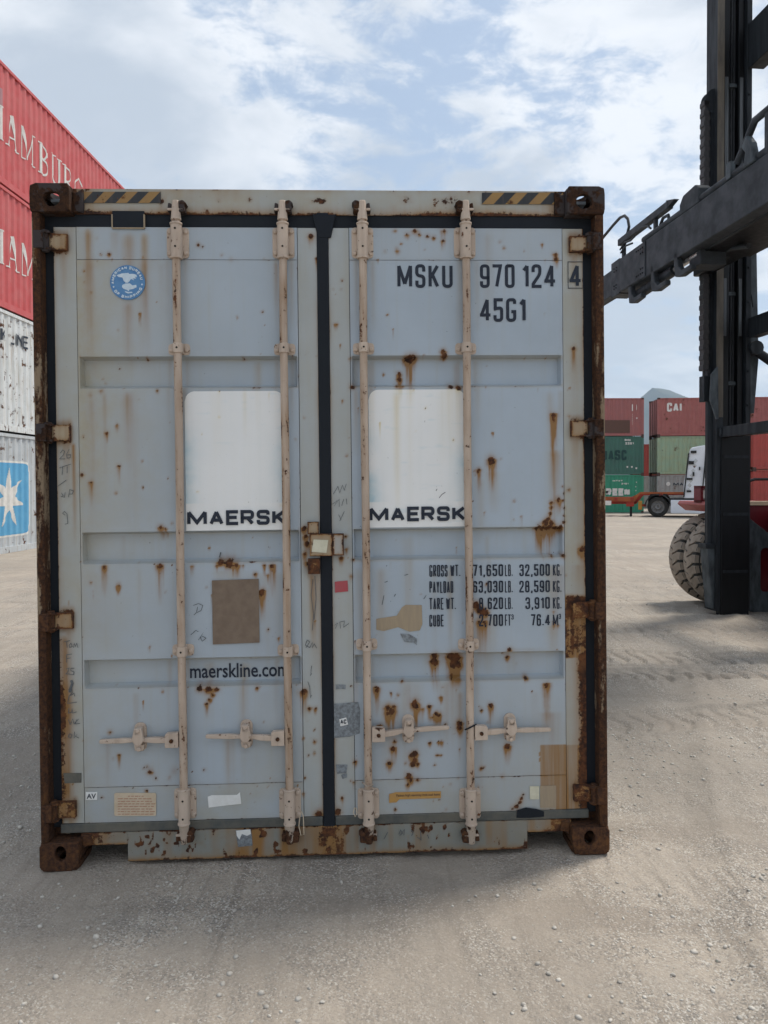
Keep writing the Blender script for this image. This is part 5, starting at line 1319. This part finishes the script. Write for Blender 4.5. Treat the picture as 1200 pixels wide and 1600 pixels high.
cb = MB(); ct = tz(700); b0 = 0.95
cb.prism([(X(1068.5), b0), (X(1068.5), 1.6), (X(1078), ct-0.10), (X(1081), ct), (X(1100), ct+0.10), (X(1128), ct+0.05), (fa+0.75, 2.6), (fa+0.95, 1.5), (fa+0.95, 0.5), (fa+0.55, 0.45), (fa+0.52, 0.95)], 1, 0.0, 2.45)
cab = cb.build('cab', TM['white'], truck, bevel=0.04)
MB().prism([(X(1067.5), 1.0), (X(1069.5), 1.0), (X(1077), ct-0.25), (X(1074.5), ct-0.3)], 1, -0.06, 0.02).build('cab_edge_trim', TM['black'], cab)
for (x0, y0, x1, y1) in ((1079,705,1088,709), (1076,721,1084,726), (1082,738,1085,744), (1073,747,1082,750), (1073,766,1080,769), (1092,730,1094,735)):
    MB().box(X(x0), X(x1), -0.07, 0.02, tz(y1), tz(y0)).build('vent', TM['black'], cab)
MB().prism([(X(1096),1.05),(X(1098),1.05),(X(1103.5),ct-0.15),(X(1102),ct-0.15)], 1, -0.05, 0.02).build('door_gap', TM['black'], cab)
dq = MB()
for k in range(7):
    zc_ = 1.35+k*0.24; xc_ = X(1075.5)+0.055*k
    dq.prism([(xc_-0.10, zc_), (xc_, zc_+0.12), (xc_+0.10, zc_), (xc_, zc_-0.12)], 1, -0.012, 0.01)
o_ = dq.build('chequer_tape', CM['palegrey'], cab); o_['kind'] = 'stuff'
MB().box(X(1104), fa+0.6, -0.03, 0.02, 2.0, 2.75).build('side_window', TM['glass'], cab)
MB().box(X(1101), X(1104), -0.30, -0.05, 1.9, 2.5).build('mirror', TM['black'], cab, bevel=0.04)

trl = empty('skeletal_trailer', (ox, TY, 0), (0, 0, TROT)); tag(trl, 'red skeletal container trailer hitched behind the white truck', 'trailer')
xb = X(800)
for y in (0.75, 1.55):
    MB().prism([(xb, 0.62), (X(992), 0.62), (X(1004), 1.08), (X(1072), 1.10), (X(1072), 1.18), (X(998), 1.18), (X(985), 0.98), (xb, 0.98)], 1, y, y+0.12).build('main_beam', TM['redframe'], trl)
for y in (0.10,): MB().prism([(xb, tz(784)), (X(991), tz(784)), (X(1000), tz(772)), (X(1076), tz(771.5)), (X(1076), tz(768.5)), (X(1000), tz(769)), (X(988), tz(777.5)), (xb, tz(777.5))], 1, y, y+0.08).build('side_rail', TM['orange'], trl)
for px_ in (820, 870, 920, 960, 985, 1030, 1072): MB().box(X(px_), X(px_)+0.16, 0.05, 2.4, 0.80 if px_ < 1000 else 1.06, 0.97 if px_ < 1000 else 1.17).build('cross_beam', TM['redframe'], trl)
MB().box(X(978), X(990), 0.15, 0.7, tz(792), tz(777)).build('toolbox', TM['redframe'], trl, bevel=0.02)
MB().box(X(944), X(955), 0.0, 0.1, tz(790), tz(783)).build('marker_board', CM['lettering'], trl)
MB().box(X(997), X(1003), 0.25, 0.4, tz(797), tz(783)).build('chock', TM['amber'], trl, bevel=0.02)
MB().box(X(1003), X(1009), 0.3, 0.45, tz(792), tz(788)).build('tail_lamp', TM['redframe'], trl)
MB().tube([(X(985), 0.5, 0.0), (X(985), 0.5, 1.0)], 0.06, 8).build('landing_leg', TM['black'], trl)
for k in range(2):
    for y in (0.0, 2.15): truck_wheel(X(835)+k*1.3, y, trl)

# ------------------------------------------------------------------ container handler (forklift with side spreader)
HLOC, HROT = Vector((4.01, 9.5, 0.0)), (0, 0, 0.0997)
H_I = frame(HLOC, HROT).inverted()
def hp(px, py, ly): h = local_hit(H_I, px, py, 1, ly); return h.x, h.z
def hq(px, py, lx_): h = local_hit(H_I, px, py, 0, lx_); return h.y, h.z
HM = {
 'mast': m_simple('dark_grey_mast_paint', (0.024,0.028,0.033), (0.011,0.013,0.016), 0.6, 4, 0.06, streak=(3,3,0.4)),
 'greasy': m_simple('greasy_black_mast', (0.003,0.0035,0.0045), (0.007,0.0075,0.009), 0.5, 6, 0.06, streak=(4,4,0.3)),
 'strip': m_simple('worn_tan_guide_face', (0.135,0.115,0.090), (0.075,0.065,0.055), 0.6, 5, 0.08, streak=(3,3,0.5)),
 'polished': m_simple('worn_steel_channel', (0.12,0.13,0.14), (0.05,0.055,0.06), 0.35, 8, 0.03, streak=(6,6,0.2)),
 'beam': m_simple('grey_spreader_paint', (0.046,0.051,0.057), (0.026,0.029,0.033), 0.62, 5, 0.08),
 'plate': m_simple('scuffed_grey_plate', (0.085,0.10,0.11), (0.03,0.035,0.04), 0.6, 7, 0.12, streak=(1.5,1.5,0.5)),
 'red': m_simple('handler_red_paint', (0.17,0.012,0.018), (0.12,0.01,0.015), 0.4, 3, 0.03),
 'pink': m_simple('toplit_red_fender', (0.36,0.10,0.09), (0.30,0.08,0.075), 0.55, 5, 0.04),  # handler red made paler: light from above put into the fender colour
 'cream': m_simple('cream_edge_trim', (0.62,0.48,0.32), (0.55,0.42,0.28), 0.5, 6, 0.03),
 'tread': m_simple('dusty_tyre_tread', (0.37,0.305,0.245), (0.27,0.225,0.185), 0.95, 9, 0.2),
 'wall': m_simple('dark_tyre_wall', (0.030,0.030,0.030), (0.060,0.055,0.050), 0.9, 7, 0.15),
 'hose': m_simple('black_hydraulic_hose', (0.020,0.022,0.025), (0.04,0.042,0.045), 0.5, 12, 0.05),
 'chain': m_simple('oily_chain_steel', (0.030,0.029,0.032), (0.055,0.05,0.048), 0.5, 30, 0.1),
 'chrome': m_simple('bright_cylinder_rod', (0.50,0.47,0.44), (0.42,0.40,0.38), 0.25, 8, 0.0, 0.6),
 'glass': TM['glass'], 'rim': TM['rim'],
}
han = empty('container_handler', HLOC, HROT); tag(han, 'dark grey container forklift with tall mast and dusty dual tyres at right', 'forklift')
spr_label = 'grey telescopic spreader beam with hooks, carried by the forklift mast'
NEARY = -1.9      # local y of the near upright (outside the frame)
def upright(y, parent):
    up = MB()
    up.box(0.02, 0.105, y-0.15, y+0.12, 0.08, 9.2)                      # front flange
    up.box(0.395, 0.46, y-0.15, y+0.12, 0.08, 9.2)                      # rear flange
    up.box(0.105, 0.395, y+0.03, y+0.12, 0.08, 9.2)                     # web
    o = up.build('mast_upright', HM['mast'], parent, bevel=0.006)
    MB().box(0.015, 0.10, y-0.158, y-0.149, 2.45, 9.2).build('guide_face', HM['strip'], o)
    inn = MB(); inn.box(0.125, 0.20, y-0.10, y+0.025, 0.12, 8.4); inn.box(0.315, 0.38, y-0.10, y+0.025, 0.12, 8.4); inn.box(0.20, 0.315, y-0.02, y+0.025, 0.12, 8.4)
    inn.build('inner_channel', HM['greasy'], o, bevel=0.006)
    for xx in (0.150, 0.345): MB().box(xx-0.018, xx+0.018, y-0.106, y-0.0995, 3.45, 4.15).build('worn_strip', HM['polished'], o)
    for xx in (0.160, 0.350): MB().box(xx-0.022, xx+0.022, y-0.106, y-0.0995, 4.9, 6.6).build('worn_strip', HM['polished'], o)
    MB().box(0.075, 0.44, y-0.168, y-0.05, 0.03, 2.25).build('lower_casing', HM['greasy'], o, bevel=0.01)
    return o
upF = upright(0.0, han); upN = upright(NEARY, han)
# rear lit stiffener of the far upright
pl = [hp(1165,395,0.02), hp(1181,395,0.02), hp(1184,560,0.02), hp(1177,646,0.02), hp(1165,646,0.02)]
MB().prism(pl, 1, 0.0, 0.05).build('mast_stiffener', HM['plate'], han, bevel=0.004)
MB().prism([hp(1110,585,-0.17), hp(1120,573,-0.17), hp(1121,655,-0.17), hp(1118,655,-0.17), hp(1108,625,-0.17)], 1, -0.20, -0.165).build('gusset_plate', HM['plate'], han, bevel=0.004)
# cross members between the uprights
def cross(zlo, zhi, x0, x1, nm='cross_member'):
    return MB().box(x0, x1, NEARY-0.12, -0.16, zlo, zhi).build(nm, HM['mast'], han, bevel=0.01)
cross(2.20, 2.33, 0.06, 0.20); cross(3.42, 3.66, 0.42, 0.56); cross(6.68, 7.22, 0.40, 0.60)
MB().box(0.045, 0.20, -0.21, -0.14, hp(1118,682,-.2)[1], hp(1118,668,-.2)[1]).build('cross_member_foot', HM['mast'], han, bevel=0.004)
# lift cylinder and its foot at the front of the mast
a = hp(1110.5, 690, -0.02); b = hp(1111.5, 853, -0.02)
MB().tube([(a[0], -0.02, b[1]), (a[0], -0.02, 3.0)], 0.045, 14).build('lift_cylinder', HM['mast'], han, smooth=True)
MB().prism([hp(1103.5,852,-.1), hp(1119,852,-.1), hp(1119,951,-.1), hp(1112,951,-.1)], 1, -0.12, 0.06).build('cylinder_foot', HM['plate'], han, bevel=0.006)
MB().box(hp(1101.5,852,-.1)[0], hp(1118,852,-.1)[0], -0.13, 0.07, hp(1110,857,-.1)[1], hp(1110,850,-.1)[1]).build('cylinder_collar', HM['mast'], han, bevel=0.004)
# leaf chain with sheave
cxl = hp(1100.5, 400, -0.02)[0]; zt_, zb_ = hp(1100,158,-.02)[1], hp(1100,578,-.02)[1]
n = int((zt_-zb_)/0.062)
link_me = None
for k in range(n):
    z = zb_+k*0.062
    if link_me is None:
        lm = MB(); lm.prism([(x, z_) for x, z_ in rrect(-0.036, 0.036, -0.012, 0.060, 0.016, 3)], 1, -0.05, 0.05)
        lk_ = lm.build('chain_link', HM['chain'], han); link_me = lk_.data
    else: lk_ = bpy.data.objects.new('chain_link', link_me); link(lk_, han)
    lk_.location = (cxl+(0.006 if k % 2 else -0.004), -0.02, z)
sh = lathe([(0.0,-0.05),(0.16,-0.05),(0.135,-0.02),(0.135,0.02),(0.16,0.05),(0.0,0.05)], (cxl+0.13, -0.02, zt_-0.02), 24).build('chain_sheave', HM['mast'], han, smooth=30)
MB().tube([(cxl, -0.02, zb_), (cxl, -0.02, zb_-0.12)], 0.018, 8).build('chain_anchor', HM['chain'], han)
MB().box(cxl-0.03, cxl+0.035, -0.08, 0.04, hp(1100,628,-.02)[1], hp(1100,588,-.02)[1]).build('anchor_block', HM['mast'], han, bevel=0.006)
MB().box(cxl+0.055, cxl+0.105, -0.06, 0.06, 2.95, 6.2).build('chain_guard', HM['mast'], han)
for k_, xx in enumerate((0.225, 0.258, 0.291)):
    pts = [(xx+0.004*math.sin(z_*1.7+k_), -0.035, z_) for z_ in np.linspace(2.3, 8.4, 26)]
    MB().tube(pts, 0.014, 7).build('mast_hose', HM['hose'], han, smooth=True)
for z_ in np.arange(2.6, 8.6, 0.42):
    MB().tube([(0.425, -0.150, z_), (0.425, -0.166, z_)], 0.016, 6).build('mast_bolt', HM['mast'], han)
for z_ in (2.85, 3.95, 5.3, 6.5):
    MB().box(0.20, 0.32, -0.06, -0.02, z_, z_+0.05).build('hose_clamp', HM['plate'], han, bevel=0.004)
for z_ in (1.95, 1.25, 0.55): MB().box(0.10, 0.42, -0.176, -0.166, z_, z_+0.035).build('casing_rib', HM['mast'], han)
for xx, zz in ((0.075, 2.235), (0.075, 2.295), (0.115, 2.235), (0.115, 2.295)): MB().tube([(xx, -0.21, zz), (xx, -0.222, zz)], 0.011, 6).build('mast_bolt', HM['greasy'], han)
# tilt cylinder
a = hp(1176, 545, -0.1); b = hp(1215, 572, -0.1)
MB().tube([(a[0], -0.10, a[1]), (b[0], -0.10, b[1]), (b[0]+1.6, -0.10, b[1]-1.0)], 0.055, 12).build('tilt_cylinder', HM['mast'], han, smooth=True)
MB().tube([(a[0], -0.20, a[1]), (a[0], 0.05, a[1])], 0.085, 14).build('cylinder_pin', HM['mast'], han, smooth=30)
wire([(0.47,-0.05,hp(1170,470,-.05)[1]), (0.52,-0.05,hp(1175,468,-.05)[1]+0.06), (0.545,-0.05,hp(1178,480,-.05)[1])], 0.008, 'grease_line', han, 'rubber')
wire([(hp(1169,60,-.1)[0], -0.1, 6.9), (hp(1171,30,-.1)[0], -0.1, 7.2), (hp(1176,-20,-.1)[0], -0.1, 7.7)], 0.007, 'cable', han, 'rubber')

# dual tyres with lugs
def big_tyre(yc, parent, zc=0.63, xc=0.66, R=0.625, wdt=0.36):
    prof = [(0.33,-wdt*0.40),(0.42,-wdt*0.50),(0.53,-wdt*0.50),(0.582,-wdt*0.44),(0.600,-wdt*0.25),(0.603,0),(0.600,wdt*0.25),(0.582,wdt*0.44),(0.53,wdt*0.50),(0.42,wdt*0.50),(0.33,wdt*0.40)]
    t = lathe(prof, (xc, yc, zc), 48).build('tyre', HM['wall'], parent, smooth=35)
    N = 26; me = None
    for k in range(N):
        for sd in (-1, 1):
            a = 2*math.pi*(k+(0.5 if sd > 0 else 0))/N
            lm = MB(); vs = []; da = 2*math.pi/N*0.43
            rows = [(0.00, R-0.002, 0.10), (0.10, R, 0.06), (0.20, R-0.006, 0.0), (0.30, R-0.016, -0.10), (0.46, R-0.048, -0.12), (0.515, R-0.12, -0.10)]
            for fy, rr, sk in rows:
                for e in (-1, 1):
                    ang = a+e*da*(0.98 if fy < 0.3 else 0.82)+sk*0.5
                    vs.append((xc+rr*math.cos(ang), yc+sd*fy*wdt, zc+rr*math.sin(ang)))
                for e in (1, -1):
                    ang = a+e*da*1.0+sk*0.5
                    r2 = min(rr, 0.585) if fy < 0.4 else rr-0.045
                    vs.append((xc+r2*math.cos(ang), yc+sd*fy*wdt*0.985, zc+r2*math.sin(ang)))
            fs = []
            for i in range(len(rows)-1):
                for j in range(4): fs.append((i*4+j, i*4+(j+1) % 4, (i+1)*4+(j+1) % 4, (i+1)*4+j))
            fs += [(0,1,2,3), tuple(len(vs)-4+j for j in (3,2,1,0))]
            lm.add(vs, fs); lm.build('tread_lug', HM['tread'], t, bevel=0.0)
    lathe([(0.0,-0.05),(0.20,-0.06),(0.30,-wdt*0.36),(0.345,-wdt*0.42),(0.345,wdt*0.42),(0.0,wdt*0.3)], (xc, yc, zc), 28).build('wheel_rim', HM['rim'], t, smooth=40)
    return t
big_tyre(0.62, han); big_tyre(1.03, han)
big_tyre(NEARY-0.62, han); big_tyre(NEARY-1.03, han)
for ya, yb in ((0.38, 1.1), (NEARY-1.1, NEARY-0.38)): MB().tube([(0.66, ya, 0.63), (0.66, yb, 0.63)], 0.16, 14).build('drive_axle', HM['greasy'], han, smooth=30)
# fender with lamp box above the far tyres
f0 = hp(1080, 790, 0.85); 
MB().prism([(f0[0], 1.36), (f0[0]+0.12, 1.27), (1.30, 1.30), (1.30, 1.40), (f0[0]+0.03, 1.405)], 1, 0.40, 1.25).build('fender', HM['pink'], han, bevel=0.01)
lx0, lz0 = hp(1090, 785, 0.7); lx1, lz1 = hp(1109, 759, 0.7)
lg = MB(); t_ = 0.035
for a0_, a1_, c0_, c1_ in ((lx0, lx0+t_, lz0, lz1), (lx1-t_, lx1, lz0, lz1), (lx0, lx1, lz0, lz0+t_), (lx0, lx1, lz1-t_, lz1)): lg.box(a0_, a1_, 0.62, 0.80, c0_, c1_)
lgo = lg.build('lamp_guard', HM['red'], han)
MB().box(lx0+t_+0.01, lx1-t_, 0.68, 0.78, lz0+t_+0.01, lz1-t_-0.01).build('lamp', HM['chrome'], lgo, bevel=0.01)
MB().box(f0[0]+0.30, f0[0]+0.7, 0.5, 0.9, 1.18, 1.29).build('fender_bracket', HM['greasy'], han)
# support plate beside the mast, chassis panel behind it
outer = [hp(1158,802,.1), hp(1166,802,.1), hp(1195,832,.1), hp(1262,832,.1), hp(1262,975,.1), hp(1158,952,.1)]
x0, z0 = hp(1187,925,.1); x1, z1 = hp(1235,856,.1); hc = ((x0+x1)/2, (z0+z1)/2)
MB().ring_plate(loop_pts(outer, hc, 40), loop_pts(rrect(x0, x1, z0, z1, 0.05, 5), hc, 40), lambda p, t: (p[0], t, p[1]), 0.08, 0.14).build('support_plate', HM['plate'], han, bevel=0.004)
xa, zt_ = hp(1150, 790, 0.3)
MB().box(xa, 4.2, 0.30, 0.36, 0.16, 1.36).build('chassis_panel', HM['red'], han)
MB().box(xa, 4.2, 0.24, 0.40, 1.362, 1.415).build('panel_edge', HM['cream'], han, bevel=0.005)
MB().box(0.95, 4.3, NEARY-0.2, 0.18, 0.45, 1.30).build('chassis', HM['red'], han, bevel=0.02)
MB().box(3.0, 4.9, NEARY-0.5, 0.5, 0.5, 1.95).build('counterweight', HM['red'], han, bevel=0.08)
cabm = MB()
for xx in (1.5, 2.9):
    for yy in (NEARY+0.2, -0.25): cabm.box(xx, xx+0.08, yy, yy+0.08, 1.3, 2.95)
cabm.box(1.45, 3.05, NEARY+0.15, -0.12, 2.95, 3.05)
cabm.build('operator_cab', HM['greasy'], han)
for y in (NEARY-0.45, 0.45): big_tyre(y, han, 0.55, 3.9, 0.545, 0.32)
wire([(0.50,0.32,hp(1166,768,.32)[1]), (0.66,0.32,hp(1178,754,.32)[1]), (0.80,0.32,hp(1190,749,.32)[1]), (1.2,0.32,1.70)], 0.02, 'hose', han, 'rubber')
MB().prism([(0.60,1.42),(0.72,1.42),(0.73,1.66),(0.66,1.72),(0.62,1.60)], 1, 0.30, 0.38).build('lever_box', HM['greasy'], han, bevel=0.01)

# spreader beam: a thing of its own hung on the mast carriage
BX = -0.76
spr = empty('spreader_beam', HLOC, HROT); tag(spr, spr_label, 'spreader')
y_end, z_top = hq(969, 395, BX); z_bot = hq(972, 446, BX)[1]
z_top = 4.655; z_bot = 4.20; 
MB().box(BX, BX+0.20, -2.95, y_end, z_bot, z_top).build('outer_beam', HM['beam'], spr, bevel=0.012)
MB().box(BX+0.03, BX+0.17, y_end-0.1, y_end+2.6, z_bot+0.05, z_top-0.05).build('inner_beam', HM['beam'], spr, bevel=0.01)
yc_ = hq(956, 405, BX)[0]
MB().box(BX-0.012, BX+0.22, y_end+0.0, yc_, z_bot-0.01, z_top+0.01).build('end_collar', HM['beam'], spr, bevel=0.01)
y1 = hq(1009, 380, BX)[0]
MB().box(BX-0.014, BX-0.001, y1, y_end, z_bot+0.01, z_top-0.01).build('bolt_plate', HM['beam'], spr, bevel=0.003)
for yy in (y1+0.06, y1+0.12, y1+0.18, y1+0.24):
    for zz in (z_bot+0.07, z_bot+0.13, z_top-0.13, z_top-0.07):
        if yy > y1+0.15 and zz in (z_bot+0.13, z_top-0.13): continue
        MB().tube([(BX-0.012, yy, zz), (BX-0.024, yy, zz)], 0.012, 8).build('bolt', HM['greasy'], spr)
for zz in (z_bot+0.09, z_bot+0.13, z_top-0.13, z_top-0.09):
    for yy in (y_end+0.10, y_end+0.17): MB().tube([(BX-0.01, yy, zz), (BX-0.022, yy, zz)], 0.011, 8).build('bolt', HM['greasy'], spr)
MB().box(BX+0.15, BX+0.78, -2.9, hq(1096,380,BX+0.2)[0], z_bot-0.02, z_bot+0.30).build('carriage', HM['greasy'], spr, bevel=0.02)
MB().box(BX+0.60, 0.01, NEARY-0.1, 0.1, z_bot+0.01, z_top+0.10).build('carriage_frame', HM['greasy'], spr, bevel=0.02)
# pipe and rail along the top, guard rail on stays, hose arch
MB().tube([(BX+0.05, -2.95, z_top+0.05), (BX+0.05, y1+0.15, z_top+0.05)], 0.042, 12).build('pipe', HM['beam'], spr, smooth=True)
MB().tube([(BX+0.20, -2.95, z_top+0.075), (BX+0.20, y1-0.3, z_top+0.075)], 0.05, 12).build('pipe', HM['mast'], spr, smooth=True)
ga = hq(968, 378, BX+0.05); gb = hq(1046, 314, BX+0.05)
ygr0, ygr1 = ga[0], gb[0]
MB().box(BX+0.02, BX+0.10, ygr1, ygr0, z_top+0.21, z_top+0.30).build('guard_rail', HM['beam'], spr, bevel=0.01)
for yy in (ygr1+0.35, ygr0-0.15): MB().box(BX+0.04, BX+0.08, yy, yy+0.05, z_top, z_top+0.22).build('rail_stay', HM['beam'], spr)
MB().prism([(ygr1-0.16, z_top+0.26), (ygr1+0.02, z_top+0.22), (ygr1+0.05, z_top+0.32)], 0, BX+0.03, BX+0.09).build('rail_tip', HM['beam'], spr)
MB().tube([(BX+0.06, ygr1+0.25, z_top+0.10), (BX+0.06, ygr1+0.18, z_top+0.16), (BX+0.06, ygr1+0.05, z_top+0.15), (BX+0.06, ygr1, z_top+0.02)], 0.02, 8).build('rail_hoop', HM['hose'], spr, smooth=True)
def beam_pt(px, py, lx_): y, z = hq(px, py, lx_); return (lx_, y, z)
for o_ in (0.0, 0.045, 0.09):
    pts = [beam_pt(x, y, BX+0.10+o_) for x, y in ((925,395),(944,369),(958,352),(969,340),(976,337),(981,342),(983,354),(980,366),(974,378))]
    MB().tube(pts, 0.020, 8).build('hose', HM['hose'], spr, smooth=True)
for pts in ([(969,390),(976,379),(985,376),(992,369)], [(970,395),(978,384),(988,380)], [(995,363),(1003,355),(1012,353),(1017,357)]):
    MB().tube([beam_pt(x, y, BX+0.03) for x, y in pts], 0.013, 6).build('hose', HM['hose'], spr, smooth=True)
yy, zz = hq(1070, 300, BX)
MB().prism([(yy-0.30, z_top), (yy+0.12, z_top), (yy+0.13, z_top+0.12), (yy+0.05, z_top+0.20), (yy-0.22, z_top+0.22), (yy-0.3, z_top+0.16)], 0, BX+0.0, BX+0.16).build('rope_guide', HM['beam'], spr, bevel=0.015)
# clamp fitting and grab rail near the mast
yy = hq(1172, 225, BX)[0]
MB().prism([(yy-0.10, z_top), (yy+0.10, z_top), (yy+0.06, z_top+0.14), (yy+0.13, z_top+0.22), (yy+0.04, z_top+0.30), (yy-0.04, z_top+0.20)], 0, BX-0.02, BX+0.05).build('clamp', HM['plate'], spr, bevel=0.015)
for y2 in (yy-0.28, yy-1.1, yy-1.9): MB().box(BX+0.0, BX+0.05, y2, y2+0.05, z_top, z_top+0.42).build('rail_stay', HM['beam'], spr)
MB().tube([(BX+0.02, yy+0.25, z_top+0.12), (BX+0.02, yy-0.05, z_top+0.40), (BX+0.02, yy-2.4, z_top+0.42)], 0.035, 10).build('grab_rail', HM['beam'], spr, smooth=True)
MB().box(BX+0.02, BX+0.30, yy-1.8, yy-0.5, z_top, z_top+0.28).build('valve_box', HM['greasy'], spr, bevel=0.02)
yv = hq(1138, 245, BX)[0]; MB().box(BX-0.0, BX+0.05, yv-0.04, yv+0.04, z_top+0.02, z_top+0.18).build('rail_bracket', HM['plate'], spr)
# three J hooks below the beam and the extension cylinder
for k, (px_, top_, bot_) in enumerate(((988,436,470), (1024,412,451), (1061,390,428))):
    y, zt2 = hq(px_, top_, BX+0.02); zb2 = hq(px_, bot_, BX+0.02)[1]
    pts = [(y, zt2), (y+0.01, zb2+0.16), (y-0.02, zb2+0.08), (y-0.09, zb2+0.02), (y-0.30, zb2+0.03), (y-0.31, zb2-0.03), (y-0.08, zb2-0.05), (y+0.06, zb2-0.02), (y+0.09, zb2+0.12), (y+0.09, zt2)]
    MB().prism(pts, 0, BX+0.0, BX+0.07).build('hook', HM['beam'], spr, bevel=0.012)
p0 = beam_pt(990, 466, BX+0.12); p1 = beam_pt(1055, 421, BX+0.12); p2 = beam_pt(1092, 396, BX+0.12)
MB().tube([p0, p1], 0.065, 14).build('extension_cylinder', HM['mast'], spr, smooth=30)
MB().tube([p1, p2], 0.032, 12).build('cylinder_rod', HM['chrome'], spr, smooth=True)
MB().box(BX+0.1, BX+0.4, hq(1097,396,BX+.2)[0]-0.15, hq(1090,396,BX+.2)[0], z_bot-0.16, z_bot+0.02).build('cylinder_bracket', HM['beam'], spr, bevel=0.01)
MB().tube([beam_pt(x, y, BX+0.4) for x, y in ((1098,402),(1115,400),(1128,392),(1145,387),(1170,384))], 0.03, 8).build('hose', HM['hose'], spr, smooth=True)

# ------------------------------------------------------------------ far mountain
mt = []
rows_, cols_ = 15, 90
mx0, mx1 = 400.0, 6200.0
prof_x = [(400,40),(1000,140),(1600,420),(1900,600),(2100,775),(2230,745),(2450,640),(2900,470),(3600,520),(4300,380),(5200,300),(6200,120)]
vs, fs = [], []
for i in range(cols_):
    x = mx0+(mx1-mx0)*i/(cols_-1); hgt_ = float(np.interp(x, [p[0] for p in prof_x], [p[1] for p in prof_x]))
    for j in range(rows_):
        t = j/(rows_-1)*2-1; k = max(0, 1-abs(t))**0.9
        vs.append((x, 6000+t*2200, -5+hgt_*k*(1+0.10*float(vnoise(x/160, t*6, 5))*(1 if k < 0.98 else 0.3))))
for i in range(cols_-1):
    for j in range(rows_-1): fs.append((i*rows_+j, (i+1)*rows_+j, (i+1)*rows_+j+1, i*rows_+j+1))
mo = MB().add(vs, fs).build('mountain', m_simple('wooded_mountain', (0.05,0.065,0.045), (0.09,0.085,0.065), 0.95, 0.004, 0.0), None, smooth=True); mo['kind'] = 'structure'

# ------------------------------------------------------------------ loose stones
def stones(name, n, xr_, yr_, smin, smax, mat, keep=None, seed=1):
    g = np.random.default_rng(seed); V = []; F = []
    ico = [(-1,1.618,0),(1,1.618,0),(-1,-1.618,0),(1,-1.618,0),(0,-1,1.618),(0,1,1.618),(0,-1,-1.618),(0,1,-1.618),(1.618,0,-1),(1.618,0,1),(-1.618,0,-1),(-1.618,0,1)]
    ico = np.array(ico)/1.902
    T = np.array([(0,11,5),(0,5,1),(0,1,7),(0,7,10),(0,10,11),(1,5,9),(5,11,4),(11,10,2),(10,7,6),(7,1,8),(3,9,4),(3,4,2),(3,2,6),(3,6,8),(3,8,9),(4,9,5),(2,4,11),(6,2,10),(8,6,7),(9,8,1)])
    x = g.uniform(*xr_, n); y = yr_[0]+(yr_[1]-yr_[0])*g.random(n)**1.6
    cl = vnoise(x*1.1, y*1.1, 77)+0.5*vnoise(x*3.3, y*3.3, 78); ok = cl+0.30 > g.random(n)*0.75
    ok &= ~((x > -1.45) & (x < 1.0) & (y > 3.15) & (y < 15.6))
    x, y = x[ok], y[ok]; m = len(x); s = smin+(smax-smin)*g.random(m)**5.0; s[g.random(m) < 0.0012] *= 1.7
    z = ground_z(x, y)
    sc = s[:,None,None]*g.uniform(0.55, 1.25, (m,1,3))*(1+0.35*(g.random((m,12,1))-0.5)); sc[:,:,2] *= 0.65
    P = ico[None]*sc; a = g.uniform(0, 6.28, m); ca, sa = np.cos(a)[:,None], np.sin(a)[:,None]
    px_ = P[:,:,0]*ca-P[:,:,1]*sa; py_ = P[:,:,0]*sa+P[:,:,1]*ca
    co = np.stack([px_+x[:,None], py_+y[:,None], P[:,:,2]+(z+s*0.18)[:,None]], -1).reshape(-1, 3)
    Fc = (T[None]+np.arange(m)[:,None,None]*12).reshape(-1, 3)
    me = bpy.data.meshes.new(name); me.vertices.add(len(co)); me.vertices.foreach_set('co', co.astype(np.float32).ravel())
    me.loops.add(Fc.size); me.loops.foreach_set('vertex_index', Fc.astype(np.int32).ravel()); me.polygons.add(len(Fc)); me.polygons.foreach_set('loop_start', np.arange(0, Fc.size, 3, dtype=np.int32))
    me.update(calc_edges=True); me.materials.append(mat)
    o = bpy.data.objects.new(name, me); link(o); o['kind'] = 'stuff'; tag(o, 'loose grey gravel scattered over the dusty yard', 'gravel')
    return o
q = NT('gravel_stone'); gn = q.noise(30, 2, 0.5)
M['stone'] = q.done(q.mix(q.ramp(gn, 0.3, 0.7), (0.36,0.33,0.29), (0.60,0.555,0.49)), 0.95, spec=0.15)
stones('gravel', 120000, (-4.5, 9.0), (1.75, 13.0), 0.0018, 0.0125, M['stone'])

# ------------------------------------------------------------------ air between here and the mountain
hb = MB().box(-9000, 9000, -400, 9500, -8, 900)
hzm = bpy.data.materials.new('haze_air'); hzm.use_nodes = True; ht = hzm.node_tree; ht.nodes.clear()
hout = ht.nodes.new('ShaderNodeOutputMaterial'); pv = ht.nodes.new('ShaderNodeVolumePrincipled')
pv.inputs['Color'].default_value = (0.62, 0.80, 1.0, 1); pv.inputs['Density'].default_value = 0.00009; pv.inputs['Anisotropy'].default_value = 0.2
ht.links.new(pv.outputs[0], hout.inputs['Volume'])
hz_o = hb.build('haze', hzm, None); hz_o['kind'] = 'stuff'; tag(hz_o, 'pale blue air haze over the yard and mountain', 'haze')
